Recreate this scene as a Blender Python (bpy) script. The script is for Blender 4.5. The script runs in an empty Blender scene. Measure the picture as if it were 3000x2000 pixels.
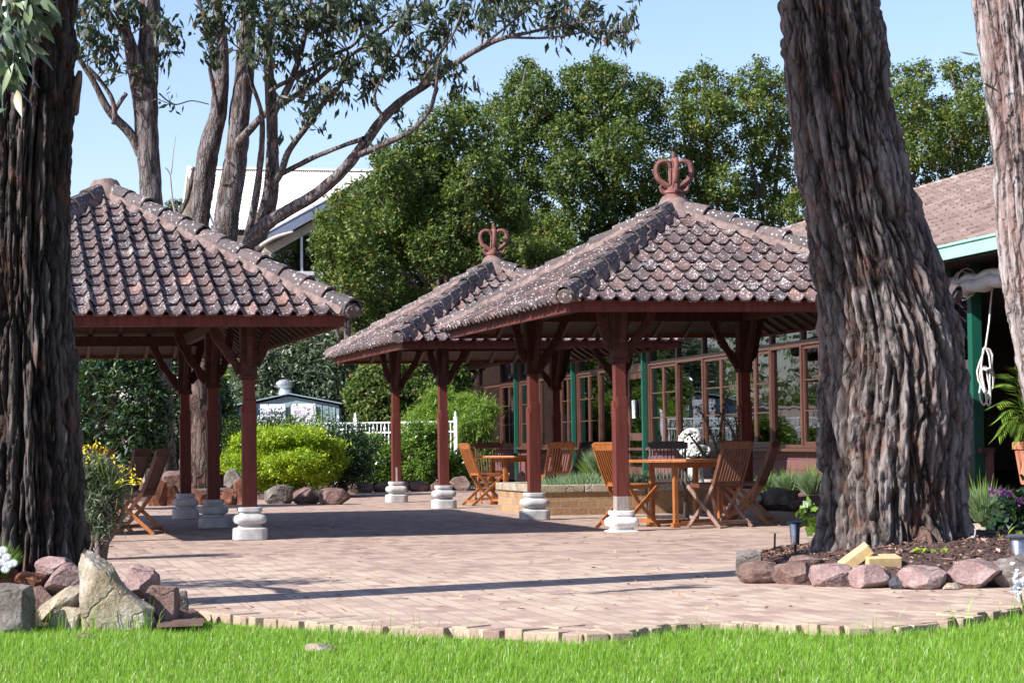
import bpy, bmesh, math, random
import numpy as np
from mathutils import Vector, Matrix, noise as mnoise
R = math.radians
random.seed(7)
RNG = np.random.default_rng(11)
scene = bpy.context.scene
COL = scene.collection

# ------------------------------------------------------------------ camera model
F, HC, ROLL, PITCH = 6667.0, 0.98, R(0.78), math.atan(287/6667.0)
CR, SR, CP, SP = math.cos(ROLL), math.sin(ROLL), math.cos(PITCH), math.sin(PITCH)
K = 3000/2352.0
def ray(x, y):
    u, v = x-1500, 1000-y
    a, b = (u*CR+v*SR)/F, (-u*SR+v*CR)/F
    return Vector((a, CP-b*SP, SP+b*CP))
def P(x, y, D):                      # point of the photo (in 2352 px wide units) at depth D
    d = ray(x*K, y*K); t = D/d.y
    return Vector((d.x*t, D, HC+d.z*t))
def G(x, y, z=0.0):                  # point of the photo lying at height z
    d = ray(x*K, y*K); t = (z-HC)/d.z
    return Vector((d.x*t, d.y*t, z))
TH = R(13.5)
E = Vector((math.cos(TH), math.sin(TH), 0)); S = Vector((-math.sin(TH), math.cos(TH), 0)); Z = Vector((0,0,1))

# ------------------------------------------------------------------ mesh helpers
class MB:
    def __init__(s): s.v, s.f, s.m, s.a = [], [], [], []
    def add(s, vs, fs, mi=0, var=None):
        o = len(s.v); s.v += [tuple(p) for p in vs]
        s.f += [tuple(i+o for i in f) for f in fs]; s.m += [mi]*len(fs)
        if var is None: var = 0.5
        s.a += list(var) if hasattr(var, '__len__') else [var]*len(vs)
        return s
    def box(s, c, size, M=None, mi=0, var=None, ch=0.0):
        x, y, z = size[0]/2, size[1]/2, size[2]/2; c = Vector(c)
        vs = [Vector((i*x, j*y, k*z)) for k in (-1,1) for j in (-1,1) for i in (-1,1)]
        if M is not None: vs = [M @ p for p in vs]
        return s.add([c+p for p in vs], [(0,2,3,1),(4,5,7,6),(0,1,5,4),(2,6,7,3),(0,4,6,2),(1,3,7,5)], mi, var)
    def bar(s, p, q, w, h, up=(0,0,1), mi=0, var=None):   # box section w (sideways) x h (up-ish)
        p, q = Vector(p), Vector(q); d = q-p; L = d.length
        if L < 1e-6: return s
        d.normalize(); up = Vector(up)
        sd = d.cross(up)
        if sd.length < 1e-4: sd = d.cross(Vector((1,0,0)))
        sd.normalize(); u2 = sd.cross(d)
        return s.box((p+q)/2, (w, L, h), Matrix((sd, d, u2)).transposed(), mi, var)
    def tube(s, pts, rad, n=8, mi=0, cap=True, flat=1.0, var=None, up=(0,0,1)):
        pts = [Vector(p) for p in pts]
        if not hasattr(rad, '__len__'): rad = [rad]*len(pts)
        vs, fs = [], []; prev = None
        for i, p in enumerate(pts):
            d = (pts[min(i+1, len(pts)-1)]-pts[max(i-1, 0)]).normalized()
            if prev is None:
                a = d.cross(Vector(up))
                if a.length < 1e-3: a = d.cross(Vector((1,0,0)))
            else: a = prev-d*prev.dot(d)
            a.normalize(); prev = a; b = d.cross(a)
            for k in range(n):
                t = 2*math.pi*k/n
                vs.append(p+a*math.cos(t)*rad[i]+b*math.sin(t)*rad[i]*flat)
        for i in range(len(pts)-1):
            for k in range(n):
                k2 = (k+1) % n
                fs.append((i*n+k, i*n+k2, (i+1)*n+k2, (i+1)*n+k))
        if cap:
            fs.append(tuple(reversed(range(n)))); fs.append(tuple((len(pts)-1)*n+k for k in range(n)))
        return s.add(vs, fs, mi, var)
    def lathe(s, prof, c=(0,0,0), n=24, mi=0, sq=None):   # prof [(r,z)]; sq: superellipse exponent
        c = Vector(c); vs, fs = [], []
        for r, z in prof:
            for k in range(n):
                t = 2*math.pi*(k+.5)/n; x, y = math.cos(t), math.sin(t)
                q = 1.0
                if sq: q = 1/((abs(x)**sq+abs(y)**sq)**(1/sq))
                vs.append(c+Vector((x*r*q, y*r*q, z)))
        for i in range(len(prof)-1):
            for k in range(n):
                k2 = (k+1) % n
                fs.append((i*n+k, i*n+k2, (i+1)*n+k2, (i+1)*n+k))
        fs.append(tuple(reversed(range(n)))); fs.append(tuple((len(prof)-1)*n+k for k in range(n)))
        return s.add(vs, fs, mi)
    def poly(s, pts, mi=0): return s.add(pts, [tuple(range(len(pts)))], mi)
    def slab(s, pts, n, t, mi=0):    # polygon pts extruded by n*t
        pts = [Vector(p) for p in pts]; n = Vector(n).normalized()*t; k = len(pts)
        fs = [tuple(range(k)), tuple(reversed(range(k, 2*k)))]
        fs += [(i, k+i, k+(i+1) % k, (i+1) % k) for i in range(k)]
        return s.add(pts+[p+n for p in pts], fs, mi)
    def build(s, name, mats, parent=None, origin=None, smooth=False, bevel=0, fix=True, auto=None):
        me = bpy.data.meshes.new(name)
        vs = s.v
        if origin is not None:
            o = Vector(origin); vs = [(p[0]-o.x, p[1]-o.y, p[2]-o.z) for p in vs]
        me.from_pydata(vs, [], s.f)
        if not isinstance(mats, (list, tuple)): mats = [mats]
        for m in mats: me.materials.append(m)
        me.polygons.foreach_set('material_index', s.m)
        at = me.attributes.new('var', 'FLOAT', 'POINT'); at.data.foreach_set('value', s.a)
        if fix:
            bm = bmesh.new(); bm.from_mesh(me); bmesh.ops.recalc_face_normals(bm, faces=bm.faces[:])
            bm.to_mesh(me); bm.free()
        if smooth: me.polygons.foreach_set('use_smooth', [True]*len(me.polygons))
        if auto:
            me.polygons.foreach_set('use_smooth', [True]*len(me.polygons))
            me.set_sharp_from_angle(angle=R(auto))
        me.update()
        return link(name, me, parent, origin if parent is None else None, bevel)
def link(name, me, parent=None, loc=None, bevel=0):
    o = bpy.data.objects.new(name, me); COL.objects.link(o)
    if parent is not None: o.parent = parent
    elif loc is not None: o.location = loc
    if bevel:
        b = o.modifiers.new('bevel', 'BEVEL'); b.width = bevel; b.segments = 2; b.limit_method = 'ANGLE'; b.angle_limit = R(40)
    return o
def fast_mesh(name, verts, faces, mat, parent=None, var=None, smooth=False, loc=None):   # numpy: faces (n,3|4)
    me = bpy.data.meshes.new(name)
    nv, (nf, k) = len(verts), faces.shape
    me.vertices.add(nv); me.loops.add(nf*k); me.polygons.add(nf)
    me.vertices.foreach_set('co', np.asarray(verts, np.float32).ravel())
    me.loops.foreach_set('vertex_index', faces.astype(np.int32).ravel())
    me.polygons.foreach_set('loop_start', np.arange(0, nf*k, k, dtype=np.int32))
    me.polygons.foreach_set('loop_total', np.full(nf, k, np.int32))
    for m in (mat if isinstance(mat, (list, tuple)) else [mat]): me.materials.append(m)
    if var is not None:
        at = me.attributes.new('var', 'FLOAT', 'POINT'); at.data.foreach_set('value', np.asarray(var, np.float32))
    if smooth: me.polygons.foreach_set('use_smooth', np.ones(nf, bool))
    me.update(calc_edges=True); me.validate()
    return link(name, me, parent, loc)
def tag(o, label=None, cat=None, group=None, kind=None):
    if label: o['label'] = label
    if cat: o['category'] = cat
    if group: o['group'] = group
    if kind: o['kind'] = kind
    return o
def empty(name, loc, rz=0, label=None, cat=None, group=None):
    o = bpy.data.objects.new(name, None); COL.objects.link(o)
    o.location = loc; o.rotation_euler = (0,0,rz); o.empty_display_size = .1
    return tag(o, label, cat, group)
def copy_tree(o, parent=None):
    c = o.copy(); COL.objects.link(c); c.parent = parent
    for ch in list(o.children): copy_tree(ch, c)
    return c

# ------------------------------------------------------------------ material helpers
def new_mat(name):
    m = bpy.data.materials.new(name); m.use_nodes = True; nt = m.node_tree; nt.nodes.clear()
    out = nt.nodes.new('ShaderNodeOutputMaterial'); b = nt.nodes.new('ShaderNodeBsdfPrincipled')
    nt.links.new(b.outputs[0], out.inputs[0])
    return m, nt, b, out
def N(nt, t, **kw):
    n = nt.nodes.new(t)
    for k, v in kw.items():
        if k.startswith('i_'):
            key = k[2:]; key = int(key) if key.isdigit() else key.replace('_', ' ')
            n.inputs[key].default_value = v
        else: setattr(n, k, v)
    return n
def ramp(nt, fac, stops):
    r = nt.nodes.new('ShaderNodeValToRGB'); cr = r.color_ramp
    while len(cr.elements) < len(stops): cr.elements.new(.5)
    for e, (p, c) in zip(cr.elements, stops):
        e.position = p; e.color = (c[0], c[1], c[2], 1) if hasattr(c, '__len__') else (c, c, c, 1)
    nt.links.new(fac, r.inputs[0]); return r.outputs[0]
def mixc(nt, fac, a, b, mode='MIX'):
    m = nt.nodes.new('ShaderNodeMix'); m.data_type = 'RGBA'; m.blend_type = mode
    for sock, val in ((m.inputs[0], fac), (m.inputs[6], a), (m.inputs[7], b)):
        if isinstance(val, (int, float)): sock.default_value = val
        elif isinstance(val, (tuple, list)): sock.default_value = (val[0], val[1], val[2], 1)
        else: nt.links.new(val, sock)
    return m.outputs[2]
def coords(nt, scale=(1,1,1), kind='Object', rot=(0,0,0)):
    tc = N(nt, 'ShaderNodeTexCoord'); mp = N(nt, 'ShaderNodeMapping')
    mp.inputs['Scale'].default_value = scale; mp.inputs['Rotation'].default_value = rot
    nt.links.new(tc.outputs[kind], mp.inputs[0]); return mp.outputs[0]
def noise(nt, vec, scale, detail=4, rough=.6):
    n = N(nt, 'ShaderNodeTexNoise', i_Scale=scale, i_Detail=detail, i_Roughness=rough)
    nt.links.new(vec, n.inputs['Vector']); return n.outputs[0]
def bump(nt, b, h, strength=.4, dist=.01):
    bp = N(nt, 'ShaderNodeBump', i_Strength=strength, i_Distance=dist)
    nt.links.new(h, bp.inputs['Height']); nt.links.new(bp.outputs[0], b.inputs['Normal'])
def attr(nt, name='var'):
    return N(nt, 'ShaderNodeAttribute', attribute_name=name).outputs['Fac']
def mat(name, c, c2=None, scale=8, rough=.6, bmp=.2, stretch=(1,1,1), dist=.005, metal=0, spec=.5, lo=.35, hi=.65):
    m, nt, b, out = new_mat(name); v = coords(nt, stretch)
    n1 = noise(nt, v, scale, 5)
    c2 = c2 or tuple(x*.7 for x in c)
    col = ramp(nt, n1, [(lo, c2), (hi, c)])
    n2 = noise(nt, v, scale*6, 3)
    col = mixc(nt, .35, col, ramp(nt, n2, [(.3, .55), (.7, 1.25)]), 'MULTIPLY')
    nt.links.new(col, b.inputs['Base Color'])
    b.inputs['Roughness'].default_value = rough; b.inputs['Metallic'].default_value = metal
    b.inputs['Specular IOR Level'].default_value = spec
    if bmp: bump(nt, b, n2, bmp, dist)
    return m
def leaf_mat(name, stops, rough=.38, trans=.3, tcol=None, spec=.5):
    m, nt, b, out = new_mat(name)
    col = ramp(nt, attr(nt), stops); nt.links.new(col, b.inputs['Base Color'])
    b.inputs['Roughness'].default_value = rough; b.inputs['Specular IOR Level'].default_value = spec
    tr = N(nt, 'ShaderNodeBsdfTranslucent'); mx = N(nt, 'ShaderNodeMixShader', i_0=trans)
    tc = mixc(nt, .5, col, tcol or (.25,.4,.04)); nt.links.new(tc, tr.inputs[0])
    nt.links.new(b.outputs[0], mx.inputs[1]); nt.links.new(tr.outputs[0], mx.inputs[2]); nt.links.new(mx.outputs[0], out.inputs[0])
    return m

M = {}
M['red'] = mat('red_brown_paint', (.150,.036,.025), (.070,.016,.012), 2.2, .6, .3, (7,7,.6), spec=.25, lo=.3, hi=.72)
M['red_carved'] = mat('carved_red_timber', (.085,.027,.021), (.04,.014,.011), 22, .6, .9, (1,1,1), .02, spec=.3)
M['dark_wood'] = mat('dark_timber', (.05,.024,.015), (.025,.013,.009), 5, .6, .3, (6,6,1))
M['board'] = mat('ceiling_board', (.045,.025,.015), (.028,.015,.009), 3, .7, .2, (1,1,1))
M['grey_wood'] = mat('bare_grey_timber', (.34,.29,.25), (.2,.16,.14), 4, .8, .5, (8,8,1))
M['stone'] = mat('cast_stone', (.50,.49,.48), (.36,.35,.34), 9, .8, .35, dist=.006)
M['stone_white'] = mat('pale_cast_stone', (.80,.79,.77), (.62,.6,.58), 9, .75, .25, dist=.004)
M['terra'] = mat('terracotta', (.24,.095,.075), (.12,.05,.042), 14, .8, .6, dist=.006)
M['mortar'] = mat('pink_mortar', (.25,.175,.155), (.12,.08,.07), 10, .9, .7, dist=.012)
M['teak'] = mat('orange_teak', (.37,.130,.034), (.24,.080,.022), 3, .42, .15, (12,12,1.5))
M['teak_brown'] = mat('brown_teak', (.135,.05,.026), (.08,.03,.016), 3, .45, .2, (12,12,1.5))
M['teak_dark'] = mat('dark_weathered_teak', (.070,.045,.040), (.035,.022,.02), 3, .5, .2, (12,12,1.5))
M['teak_grey'] = mat('greyed_teak', (.27,.17,.135), (.14,.07,.05), 2.2, .6, .3, (12,12,1.0))
M['green'] = mat('green_paint', (.008,.095,.062), (.007,.075,.05), 4, .4, .05)
M['mint'] = mat('mint_gutter', (.32,.56,.46), (.28,.5,.4), 3, .45, .03)
M['white'] = mat('white_paint', (.80,.80,.80), (.7,.7,.7), 3, .5, .05)
M['cream'] = mat('cream_render', (.62,.54,.44), (.55,.47,.38), 2, .8, .1)
M['jarrah'] = mat('varnished_jarrah', (.125,.055,.038), (.075,.032,.022), 3, .35, .1, (8,8,1))
M['pinkboard'] = mat('pink_weatherboard', (.20,.085,.082), (.155,.066,.064), 3, .65, .1)
M['brownboard'] = mat('brown_weatherboard', (.085,.035,.025), (.05,.022,.016), 3, .6, .2, (1,1,6))
M['shed'] = mat('pale_blue_steel', (.27,.36,.37), (.23,.32,.33), 2, .45, .03)
M['zinc'] = mat('galvanised_steel', (.72,.74,.76), (.6,.62,.64), 4, .35, .05, metal=.6)
M['tan'] = mat('tan_steel_fence', (.50,.42,.34), (.44,.36,.29), 2, .5, .03)
M['bluegrey'] = mat('blue_grey_fascia', (.22,.26,.36), (.2,.23,.32), 2, .5, .03)
M['roof_white'] = mat('white_roof_steel', (.83,.82,.80), (.78,.77,.74), 1, .5, .02)
M['brickdark'] = mat('far_brown_brick', (.21,.12,.085), (.14,.08,.06), 4, .85, .4)
M['steel'] = mat('brushed_steel', (.45,.45,.46), (.3,.3,.31), 6, .3, .1, (1,1,8), metal=.9)
M['black'] = mat('black_plastic', (.015,.015,.017), (.01,.01,.011), 6, .45, .1)
M['rope'] = mat('white_rope', (.82,.80,.76), (.6,.58,.55), 60, .9, .6)
M['canvas'] = mat('white_canvas', (.78,.76,.72), (.62,.6,.56), 9, .9, .4, dist=.01)
M['cloth'] = mat('white_cloth', (.78,.80,.85), (.7,.72,.78), 6, .85, .1)
M['paper'] = mat('white_paper', (.66,.66,.72), (.62,.62,.68), 6, .8, .02)
M['ink'] = mat('black_lettering', (.02,.02,.025), (.015,.015,.02), 6, .6, .02)
M['redink'] = mat('faded_red_lettering', (.74,.60,.62), (.7,.55,.57), 6, .6, .02)
M['navy'] = mat('navy_sign', (.02,.06,.13), (.015,.05,.11), 3, .4, .02)
M['pot'] = mat('terracotta_pot', (.62,.25,.15), (.5,.19,.11), 6, .8, .3)
M['redpot'] = mat('dull_red_pot', (.23,.085,.06), (.17,.06,.045), 6, .8, .3)
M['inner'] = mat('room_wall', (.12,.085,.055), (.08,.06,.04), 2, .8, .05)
M['statue'] = mat('white_carved_stone', (.74,.73,.70), (.45,.44,.42), 7, .85, .6, dist=.012)
M['soil'] = mat('garden_soil', (.16,.085,.06), (.08,.045,.032), 7, .95, .8, dist=.03)
M['yellowbrick'] = mat('yellow_brick', (.60,.44,.22), (.48,.34,.16), 20, .9, .5)
M['twig'] = mat('grey_twig', (.17,.13,.11), (.09,.07,.06), 14, .85, .5)
M['ash'] = mat('pale_bare_wood', (.42,.38,.35), (.3,.26,.24), 14, .85, .3)
def rockmat(name, c, c2, c3):
    m, nt, b, out = new_mat(name); v = coords(nt)
    big = noise(nt, v, 5, 6, .65); fine = noise(nt, v, 55, 4, .7)
    col = ramp(nt, big, [(.32, c2), (.5, c), (.66, c3)])
    col = mixc(nt, .6, col, ramp(nt, fine, [(.3, .45), (.7, 1.4)]), 'MULTIPLY')
    wn = N(nt, 'ShaderNodeTexNoise', i_Scale=4.0, i_Detail=4.0); nt.links.new(v, wn.inputs['Vector'])
    wm = N(nt, 'ShaderNodeVectorMath', operation='MULTIPLY_ADD'); nt.links.new(wn.outputs[1], wm.inputs[0]); wm.inputs[1].default_value = (.35,.35,.35); nt.links.new(v, wm.inputs[2])
    vo = N(nt, 'ShaderNodeTexVoronoi', feature='DISTANCE_TO_EDGE', i_Scale=2.6); nt.links.new(wm.outputs[0], vo.inputs['Vector'])
    ck = ramp(nt, vo.outputs['Distance'], [(.0, .35), (.03, 1.0)]); col = mixc(nt, .35, col, ck, 'MULTIPLY')
    nt.links.new(col, b.inputs['Base Color']); b.inputs['Roughness'].default_value = .9
    b.inputs['Specular IOR Level'].default_value = .25
    h = mixc(nt, .35, mixc(nt, .5, big, fine), ck); bump(nt, b, h, 1.0, .03)
    return m
M['rk_pink'] = rockmat('pink_granite', (.29,.195,.18), (.21,.13,.12), (.37,.28,.265))
M['rk_brown'] = rockmat('brown_granite', (.19,.12,.10), (.12,.07,.055), (.27,.195,.165))
M['rk_pale'] = rockmat('pale_limestone', (.34,.285,.205), (.24,.18,.11), (.43,.39,.33))
M['rk_grey'] = rockmat('grey_stone', (.17,.145,.125), (.10,.085,.072), (.28,.255,.24))
M['rk_red'] = rockmat('red_laterite', (.16,.062,.036), (.085,.034,.02), (.25,.12,.075))
M['rk_dark'] = rockmat('dark_slate', (.07,.07,.085), (.045,.045,.055), (.12,.12,.14))

def bark_mat(name, top, mid, deep, fine=60, crack=10.):
    m, nt, b, out = new_mat(name); d = attr(nt)
    v = coords(nt, (1,1,.22)); n1 = noise(nt, v, fine, 5, .7); v2 = coords(nt); n2 = noise(nt, v2, 5, 4)
    col = ramp(nt, d, [(.0, deep), (.40, mid), (.85, top)])
    col = mixc(nt, .75, col, ramp(nt, n1, [(.28, .4), (.72, 1.5)]), 'MULTIPLY')
    v3 = coords(nt, (1,1,.11)); wn = N(nt, 'ShaderNodeTexNoise', i_Scale=7.0, i_Detail=3.0); nt.links.new(v2, wn.inputs['Vector'])
    wm = N(nt, 'ShaderNodeVectorMath', operation='MULTIPLY_ADD'); nt.links.new(wn.outputs[1], wm.inputs[0]); wm.inputs[1].default_value = (.10,.10,.08); nt.links.new(v3, wm.inputs[2])
    vo = N(nt, 'ShaderNodeTexVoronoi', feature='DISTANCE_TO_EDGE', i_Scale=crack); nt.links.new(wm.outputs[0], vo.inputs['Vector'])
    ck = ramp(nt, vo.outputs['Distance'], [(.0, .16), (.05, .55), (.16, 1.0)]); col = mixc(nt, .85, col, ck, 'MULTIPLY')
    red = ramp(nt, n2, [(.52, 0.), (.72, .55)])
    col = mixc(nt, red, col, mixc(nt, .5, col, (.30,.12,.065)))
    nt.links.new(col, b.inputs['Base Color']); b.inputs['Roughness'].default_value = .9
    b.inputs['Specular IOR Level'].default_value = .2
    bump(nt, b, mixc(nt, .45, ck, n1), 1.0, .022)
    return m
M['bark_big'] = bark_mat('furrowed_bark', (.205,.178,.168), (.090,.068,.060), (.008,.005,.004))
M['bark_shag'] = bark_mat('shaggy_bark', (.105,.088,.080), (.046,.033,.028), (.006,.003,.002))
M['bark_dark'] = bark_mat('dark_furrowed_bark', (.17,.125,.105), (.10,.06,.048), (.02,.011,.009))
M['bark_grey'] = bark_mat('grey_furrowed_bark', (.195,.172,.166), (.10,.083,.079), (.014,.011,.010), 40, 14.)
M['bark_pale'] = bark_mat('pale_pink_bark', (.37,.325,.318), (.25,.175,.16), (.07,.032,.024), 60, 13.)

def tile_mat():
    m, nt, b, out = new_mat('lichened_roof_tile'); v = coords(nt); a = attr(nt)
    n1 = noise(nt, v, 7, 5)
    base = ramp(nt, a, [(0, (.050,.037,.038)), (.45, (.086,.056,.053)), (.8, (.120,.071,.061)), (1, (.21,.115,.09))])
    base = mixc(nt, .5, base, ramp(nt, n1, [(.3, .55), (.7, 1.35)]), 'MULTIPLY')
    vo = N(nt, 'ShaderNodeTexVoronoi', i_Scale=26., i_Randomness=1.0); nt.links.new(v, vo.inputs['Vector'])
    n2 = noise(nt, v, 3.4, 4)
    th = N(nt, 'ShaderNodeMath', operation='MULTIPLY'); nt.links.new(n2, th.inputs[0]); th.inputs[1].default_value = .54
    sb = N(nt, 'ShaderNodeMath', operation='SUBTRACT'); nt.links.new(th.outputs[0], sb.inputs[0]); nt.links.new(vo.outputs['Distance'], sb.inputs[1])
    spots = ramp(nt, sb.outputs[0], [(.0, 0.), (.07, .85)])
    n3 = noise(nt, v, 30, 4); pat = ramp(nt, mixc(nt, .5, n3, n2), [(.53, 0.), (.64, .6)])
    col = mixc(nt, pat, base, (.30,.265,.255)); col = mixc(nt, spots, col, (.50,.47,.46))
    nt.links.new(col, b.inputs['Base Color']); b.inputs['Roughness'].default_value = .72
    b.inputs['Specular IOR Level'].default_value = .35
    bump(nt, b, n3, .5, .006)
    return m
M['tile'] = tile_mat()
def cap_mat(name, dark):
    m, nt, b, out = new_mat(name); v = coords(nt); a = attr(nt)
    base = ramp(nt, a, [(0, (.055,.045,.045)), (1, (.12,.085,.08))] if not dark else [(0, (.07,.06,.06)), (1, (.14,.1,.1))])
    vo = N(nt, 'ShaderNodeTexVoronoi', i_Scale=20.); nt.links.new(v, vo.inputs['Vector'])
    sp = ramp(nt, vo.outputs['Distance'], [(.20, .75), (.30, 0.)])
    n3 = noise(nt, v, 20, 4)
    col = mixc(nt, sp, base, (.5,.46,.45)); col = mixc(nt, .5, col, ramp(nt, n3, [(.3, .5), (.7, 1.4)]), 'MULTIPLY')
    nt.links.new(col, b.inputs['Base Color']); b.inputs['Roughness'].default_value = .8
    bump(nt, b, n3, .6, .008); return m
M['cap'] = cap_mat('lichened_ridge_tile', False)

def paver_mat():
    m, nt, b, out = new_mat('brick_pavers')
    tc = N(nt, 'ShaderNodeTexCoord'); mp = N(nt, 'ShaderNodeMapping'); mp.inputs['Rotation'].default_value = (0,0,-R(103.5))
    nt.links.new(tc.outputs['Object'], mp.inputs[0]); v = mp.outputs[0]
    wn = noise(nt, v, 1.5, 2)
    br = N(nt, 'ShaderNodeTexBrick', offset=.5, squash=1.0)
    br.inputs['Scale'].default_value = 1.0; br.inputs['Brick Width'].default_value = .232; br.inputs['Row Height'].default_value = .116
    br.inputs['Mortar Size'].default_value = .0055; br.inputs['Mortar Smooth'].default_value = .3; br.inputs['Bias'].default_value = 0.0
    br.inputs['Color1'].default_value = (0,0,0,1); br.inputs['Color2'].default_value = (1,1,1,1); br.inputs['Mortar'].default_value = (.5,.5,.5,1)
    nt.links.new(v, br.inputs['Vector'])
    n1 = noise(nt, v, .35, 3); n2 = noise(nt, v, 40, 4, .7)
    per = br.outputs['Color']
    pink = ramp(nt, per, [(0, (.255,.165,.140)), (.3, (.37,.255,.205)), (.6, (.42,.31,.235)), (1, (.30,.195,.165))])
    yel = ramp(nt, per, [(0, (.33,.215,.18)), (.3, (.45,.335,.255)), (.7, (.49,.385,.29)), (1, (.38,.26,.215))])
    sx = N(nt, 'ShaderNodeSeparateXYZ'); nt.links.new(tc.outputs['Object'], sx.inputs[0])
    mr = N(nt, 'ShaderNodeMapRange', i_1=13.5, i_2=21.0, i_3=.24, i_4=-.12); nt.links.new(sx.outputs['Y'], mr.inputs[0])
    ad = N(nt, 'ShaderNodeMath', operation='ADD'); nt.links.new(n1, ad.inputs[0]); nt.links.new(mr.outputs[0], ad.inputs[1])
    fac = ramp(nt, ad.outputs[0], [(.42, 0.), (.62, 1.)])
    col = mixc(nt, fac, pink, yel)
    col = mixc(nt, .45, col, ramp(nt, n2, [(.3, .6), (.7, 1.3)]), 'MULTIPLY')
    n4 = noise(nt, v, 2.2, 5); col = mixc(nt, .5, col, ramp(nt, n4, [(.3, .7), (.65, 1.15)]), 'MULTIPLY')
    col = mixc(nt, br.outputs['Fac'], col, (.31,.235,.17))
    nt.links.new(col, b.inputs['Base Color']); b.inputs['Roughness'].default_value = .85; b.inputs['Specular IOR Level'].default_value = .3
    inv = N(nt, 'ShaderNodeMath', operation='SUBTRACT'); inv.inputs[0].default_value = 1; nt.links.new(br.outputs['Fac'], inv.inputs[1])
    h = mixc(nt, .35, inv.outputs[0], n2); h = mixc(nt, .3, h, per); bump(nt, b, h, .9, .012)
    return m
M['paver'] = paver_mat()
def brick_mat():
    m, nt, b, out = new_mat('yellow_brown_brickwork'); v = coords(nt, (1,1,1))
    # object coords: x along, z up -> brick texture needs (along, up)
    sx = N(nt, 'ShaderNodeSeparateXYZ'); nt.links.new(v, sx.inputs[0])
    ad = N(nt, 'ShaderNodeMath', operation='ADD'); nt.links.new(sx.outputs['X'], ad.inputs[0]); nt.links.new(sx.outputs['Y'], ad.inputs[1])
    cx = N(nt, 'ShaderNodeCombineXYZ'); nt.links.new(ad.outputs[0], cx.inputs[0]); nt.links.new(sx.outputs['Z'], cx.inputs[1])
    br = N(nt, 'ShaderNodeTexBrick', offset=.5); br.inputs['Scale'].default_value = 1
    br.inputs['Brick Width'].default_value = .24; br.inputs['Row Height'].default_value = .095; br.inputs['Mortar Size'].default_value = .007
    br.inputs['Color1'].default_value = (.27,.145,.07,1); br.inputs['Color2'].default_value = (.38,.235,.115,1); br.inputs['Mortar'].default_value = (.3,.24,.18,1)
    nt.links.new(cx.outputs[0], br.inputs['Vector']); n = noise(nt, v, 30, 4)
    col = mixc(nt, .6, br.outputs['Color'], ramp(nt, n, [(.3, .5), (.7, 1.35)]), 'MULTIPLY')
    nt.links.new(col, b.inputs['Base Color']); b.inputs['Roughness'].default_value = .9
    inv = N(nt, 'ShaderNodeMath', operation='SUBTRACT'); inv.inputs[0].default_value = 1; nt.links.new(br.outputs['Fac'], inv.inputs[1])
    bump(nt, b, mixc(nt, .4, inv.outputs[0], n), .8, .01); return m
M['brick'] = brick_mat()
def glass_mat(name, tint, ior):
    m, nt, b, out = new_mat(name); nt.nodes.remove(b)
    t = N(nt, 'ShaderNodeBsdfTransparent'); t.inputs[0].default_value = (*tint, 1)
    g = N(nt, 'ShaderNodeBsdfGlossy', i_Roughness=.015); g.inputs[0].default_value = (.92,.95,1,1)
    f = N(nt, 'ShaderNodeFresnel', i_IOR=ior); mx = N(nt, 'ShaderNodeMixShader')
    v = coords(nt); n = noise(nt, v, 1.6, 2); bp = N(nt, 'ShaderNodeBump', i_Strength=.06, i_Distance=.02)
    nt.links.new(n, bp.inputs['Height']); nt.links.new(bp.outputs[0], g.inputs['Normal'])
    nt.links.new(f.outputs[0], mx.inputs[0]); nt.links.new(t.outputs[0], mx.inputs[1]); nt.links.new(g.outputs[0], mx.inputs[2])
    nt.links.new(mx.outputs[0], out.inputs[0]); return m
M['glass'] = glass_mat('window_glass', (.62,.66,.66), 1.75)

M['lf_hedge'] = leaf_mat('glossy_dark_leaf', [(0, (.028,.056,.015)), (.45, (.078,.125,.028)), (.8, (.14,.175,.038)), (.93, (.19,.17,.045)), (1, (.30,.13,.06))], .5, .25, spec=.3)
M['lf_hedge2'] = leaf_mat('glossy_yellowish_leaf', [(0, (.04,.072,.016)), (.45, (.105,.150,.03)), (.8, (.17,.20,.04)), (.93, (.24,.20,.05)), (1, (.32,.15,.06))], .5, .28, spec=.3)
M['lf_gum'] = leaf_mat('gum_leaf', [(0, (.012,.022,.011)), (.6, (.028,.046,.018)), (.95, (.07,.10,.032)), (1, (.25,.08,.04))], .5, .15, (.16,.22,.05))
M['lf_gold'] = leaf_mat('golden_green_leaf', [(0, (.10,.20,.012)), (.5, (.30,.44,.018)), (1, (.54,.62,.03))], .5, .4, (.4,.5,.04))
M['lf_bright'] = leaf_mat('bright_green_leaf', [(0, (.045,.105,.016)), (.5, (.13,.235,.03)), (1, (.27,.36,.05))], .42, .3)
M['lf_feather'] = leaf_mat('feathery_green_leaf', [(0, (.08,.16,.022)), (.5, (.19,.30,.035)), (1, (.30,.42,.06))], .5, .42)
M['lf_olive'] = leaf_mat('grey_olive_leaf', [(0, (.04,.06,.035)), (.5, (.10,.13,.08)), (1, (.2,.23,.15))], .45, .2)
M['lf_dark'] = leaf_mat('dark_glossy_leaf', [(0, (.01,.028,.012)), (.6, (.025,.058,.022)), (1, (.08,.13,.045))], .25, .12)
M['lf_grey'] = leaf_mat('silver_green_leaf', [(0, (.09,.15,.085)), (.5, (.19,.28,.15)), (1, (.32,.42,.2))], .6, .25)
M['lf_lime'] = leaf_mat('lime_leaf', [(0, (.2,.34,.03)), (1, (.45,.58,.06))], .45, .4)
M['petal_y'] = leaf_mat('yellow_petal', [(0, (.75,.55,.02)), (1, (.9,.72,.05))], .5, .3, (.8,.6,.05))
M['petal_w'] = leaf_mat('white_petal', [(0, (.75,.76,.82)), (1, (.88,.88,.9))], .5, .3, (.8,.8,.8))
M['petal_p'] = leaf_mat('purple_petal', [(0, (.2,.12,.35)), (1, (.5,.12,.35))], .5, .3, (.4,.1,.4))
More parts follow.
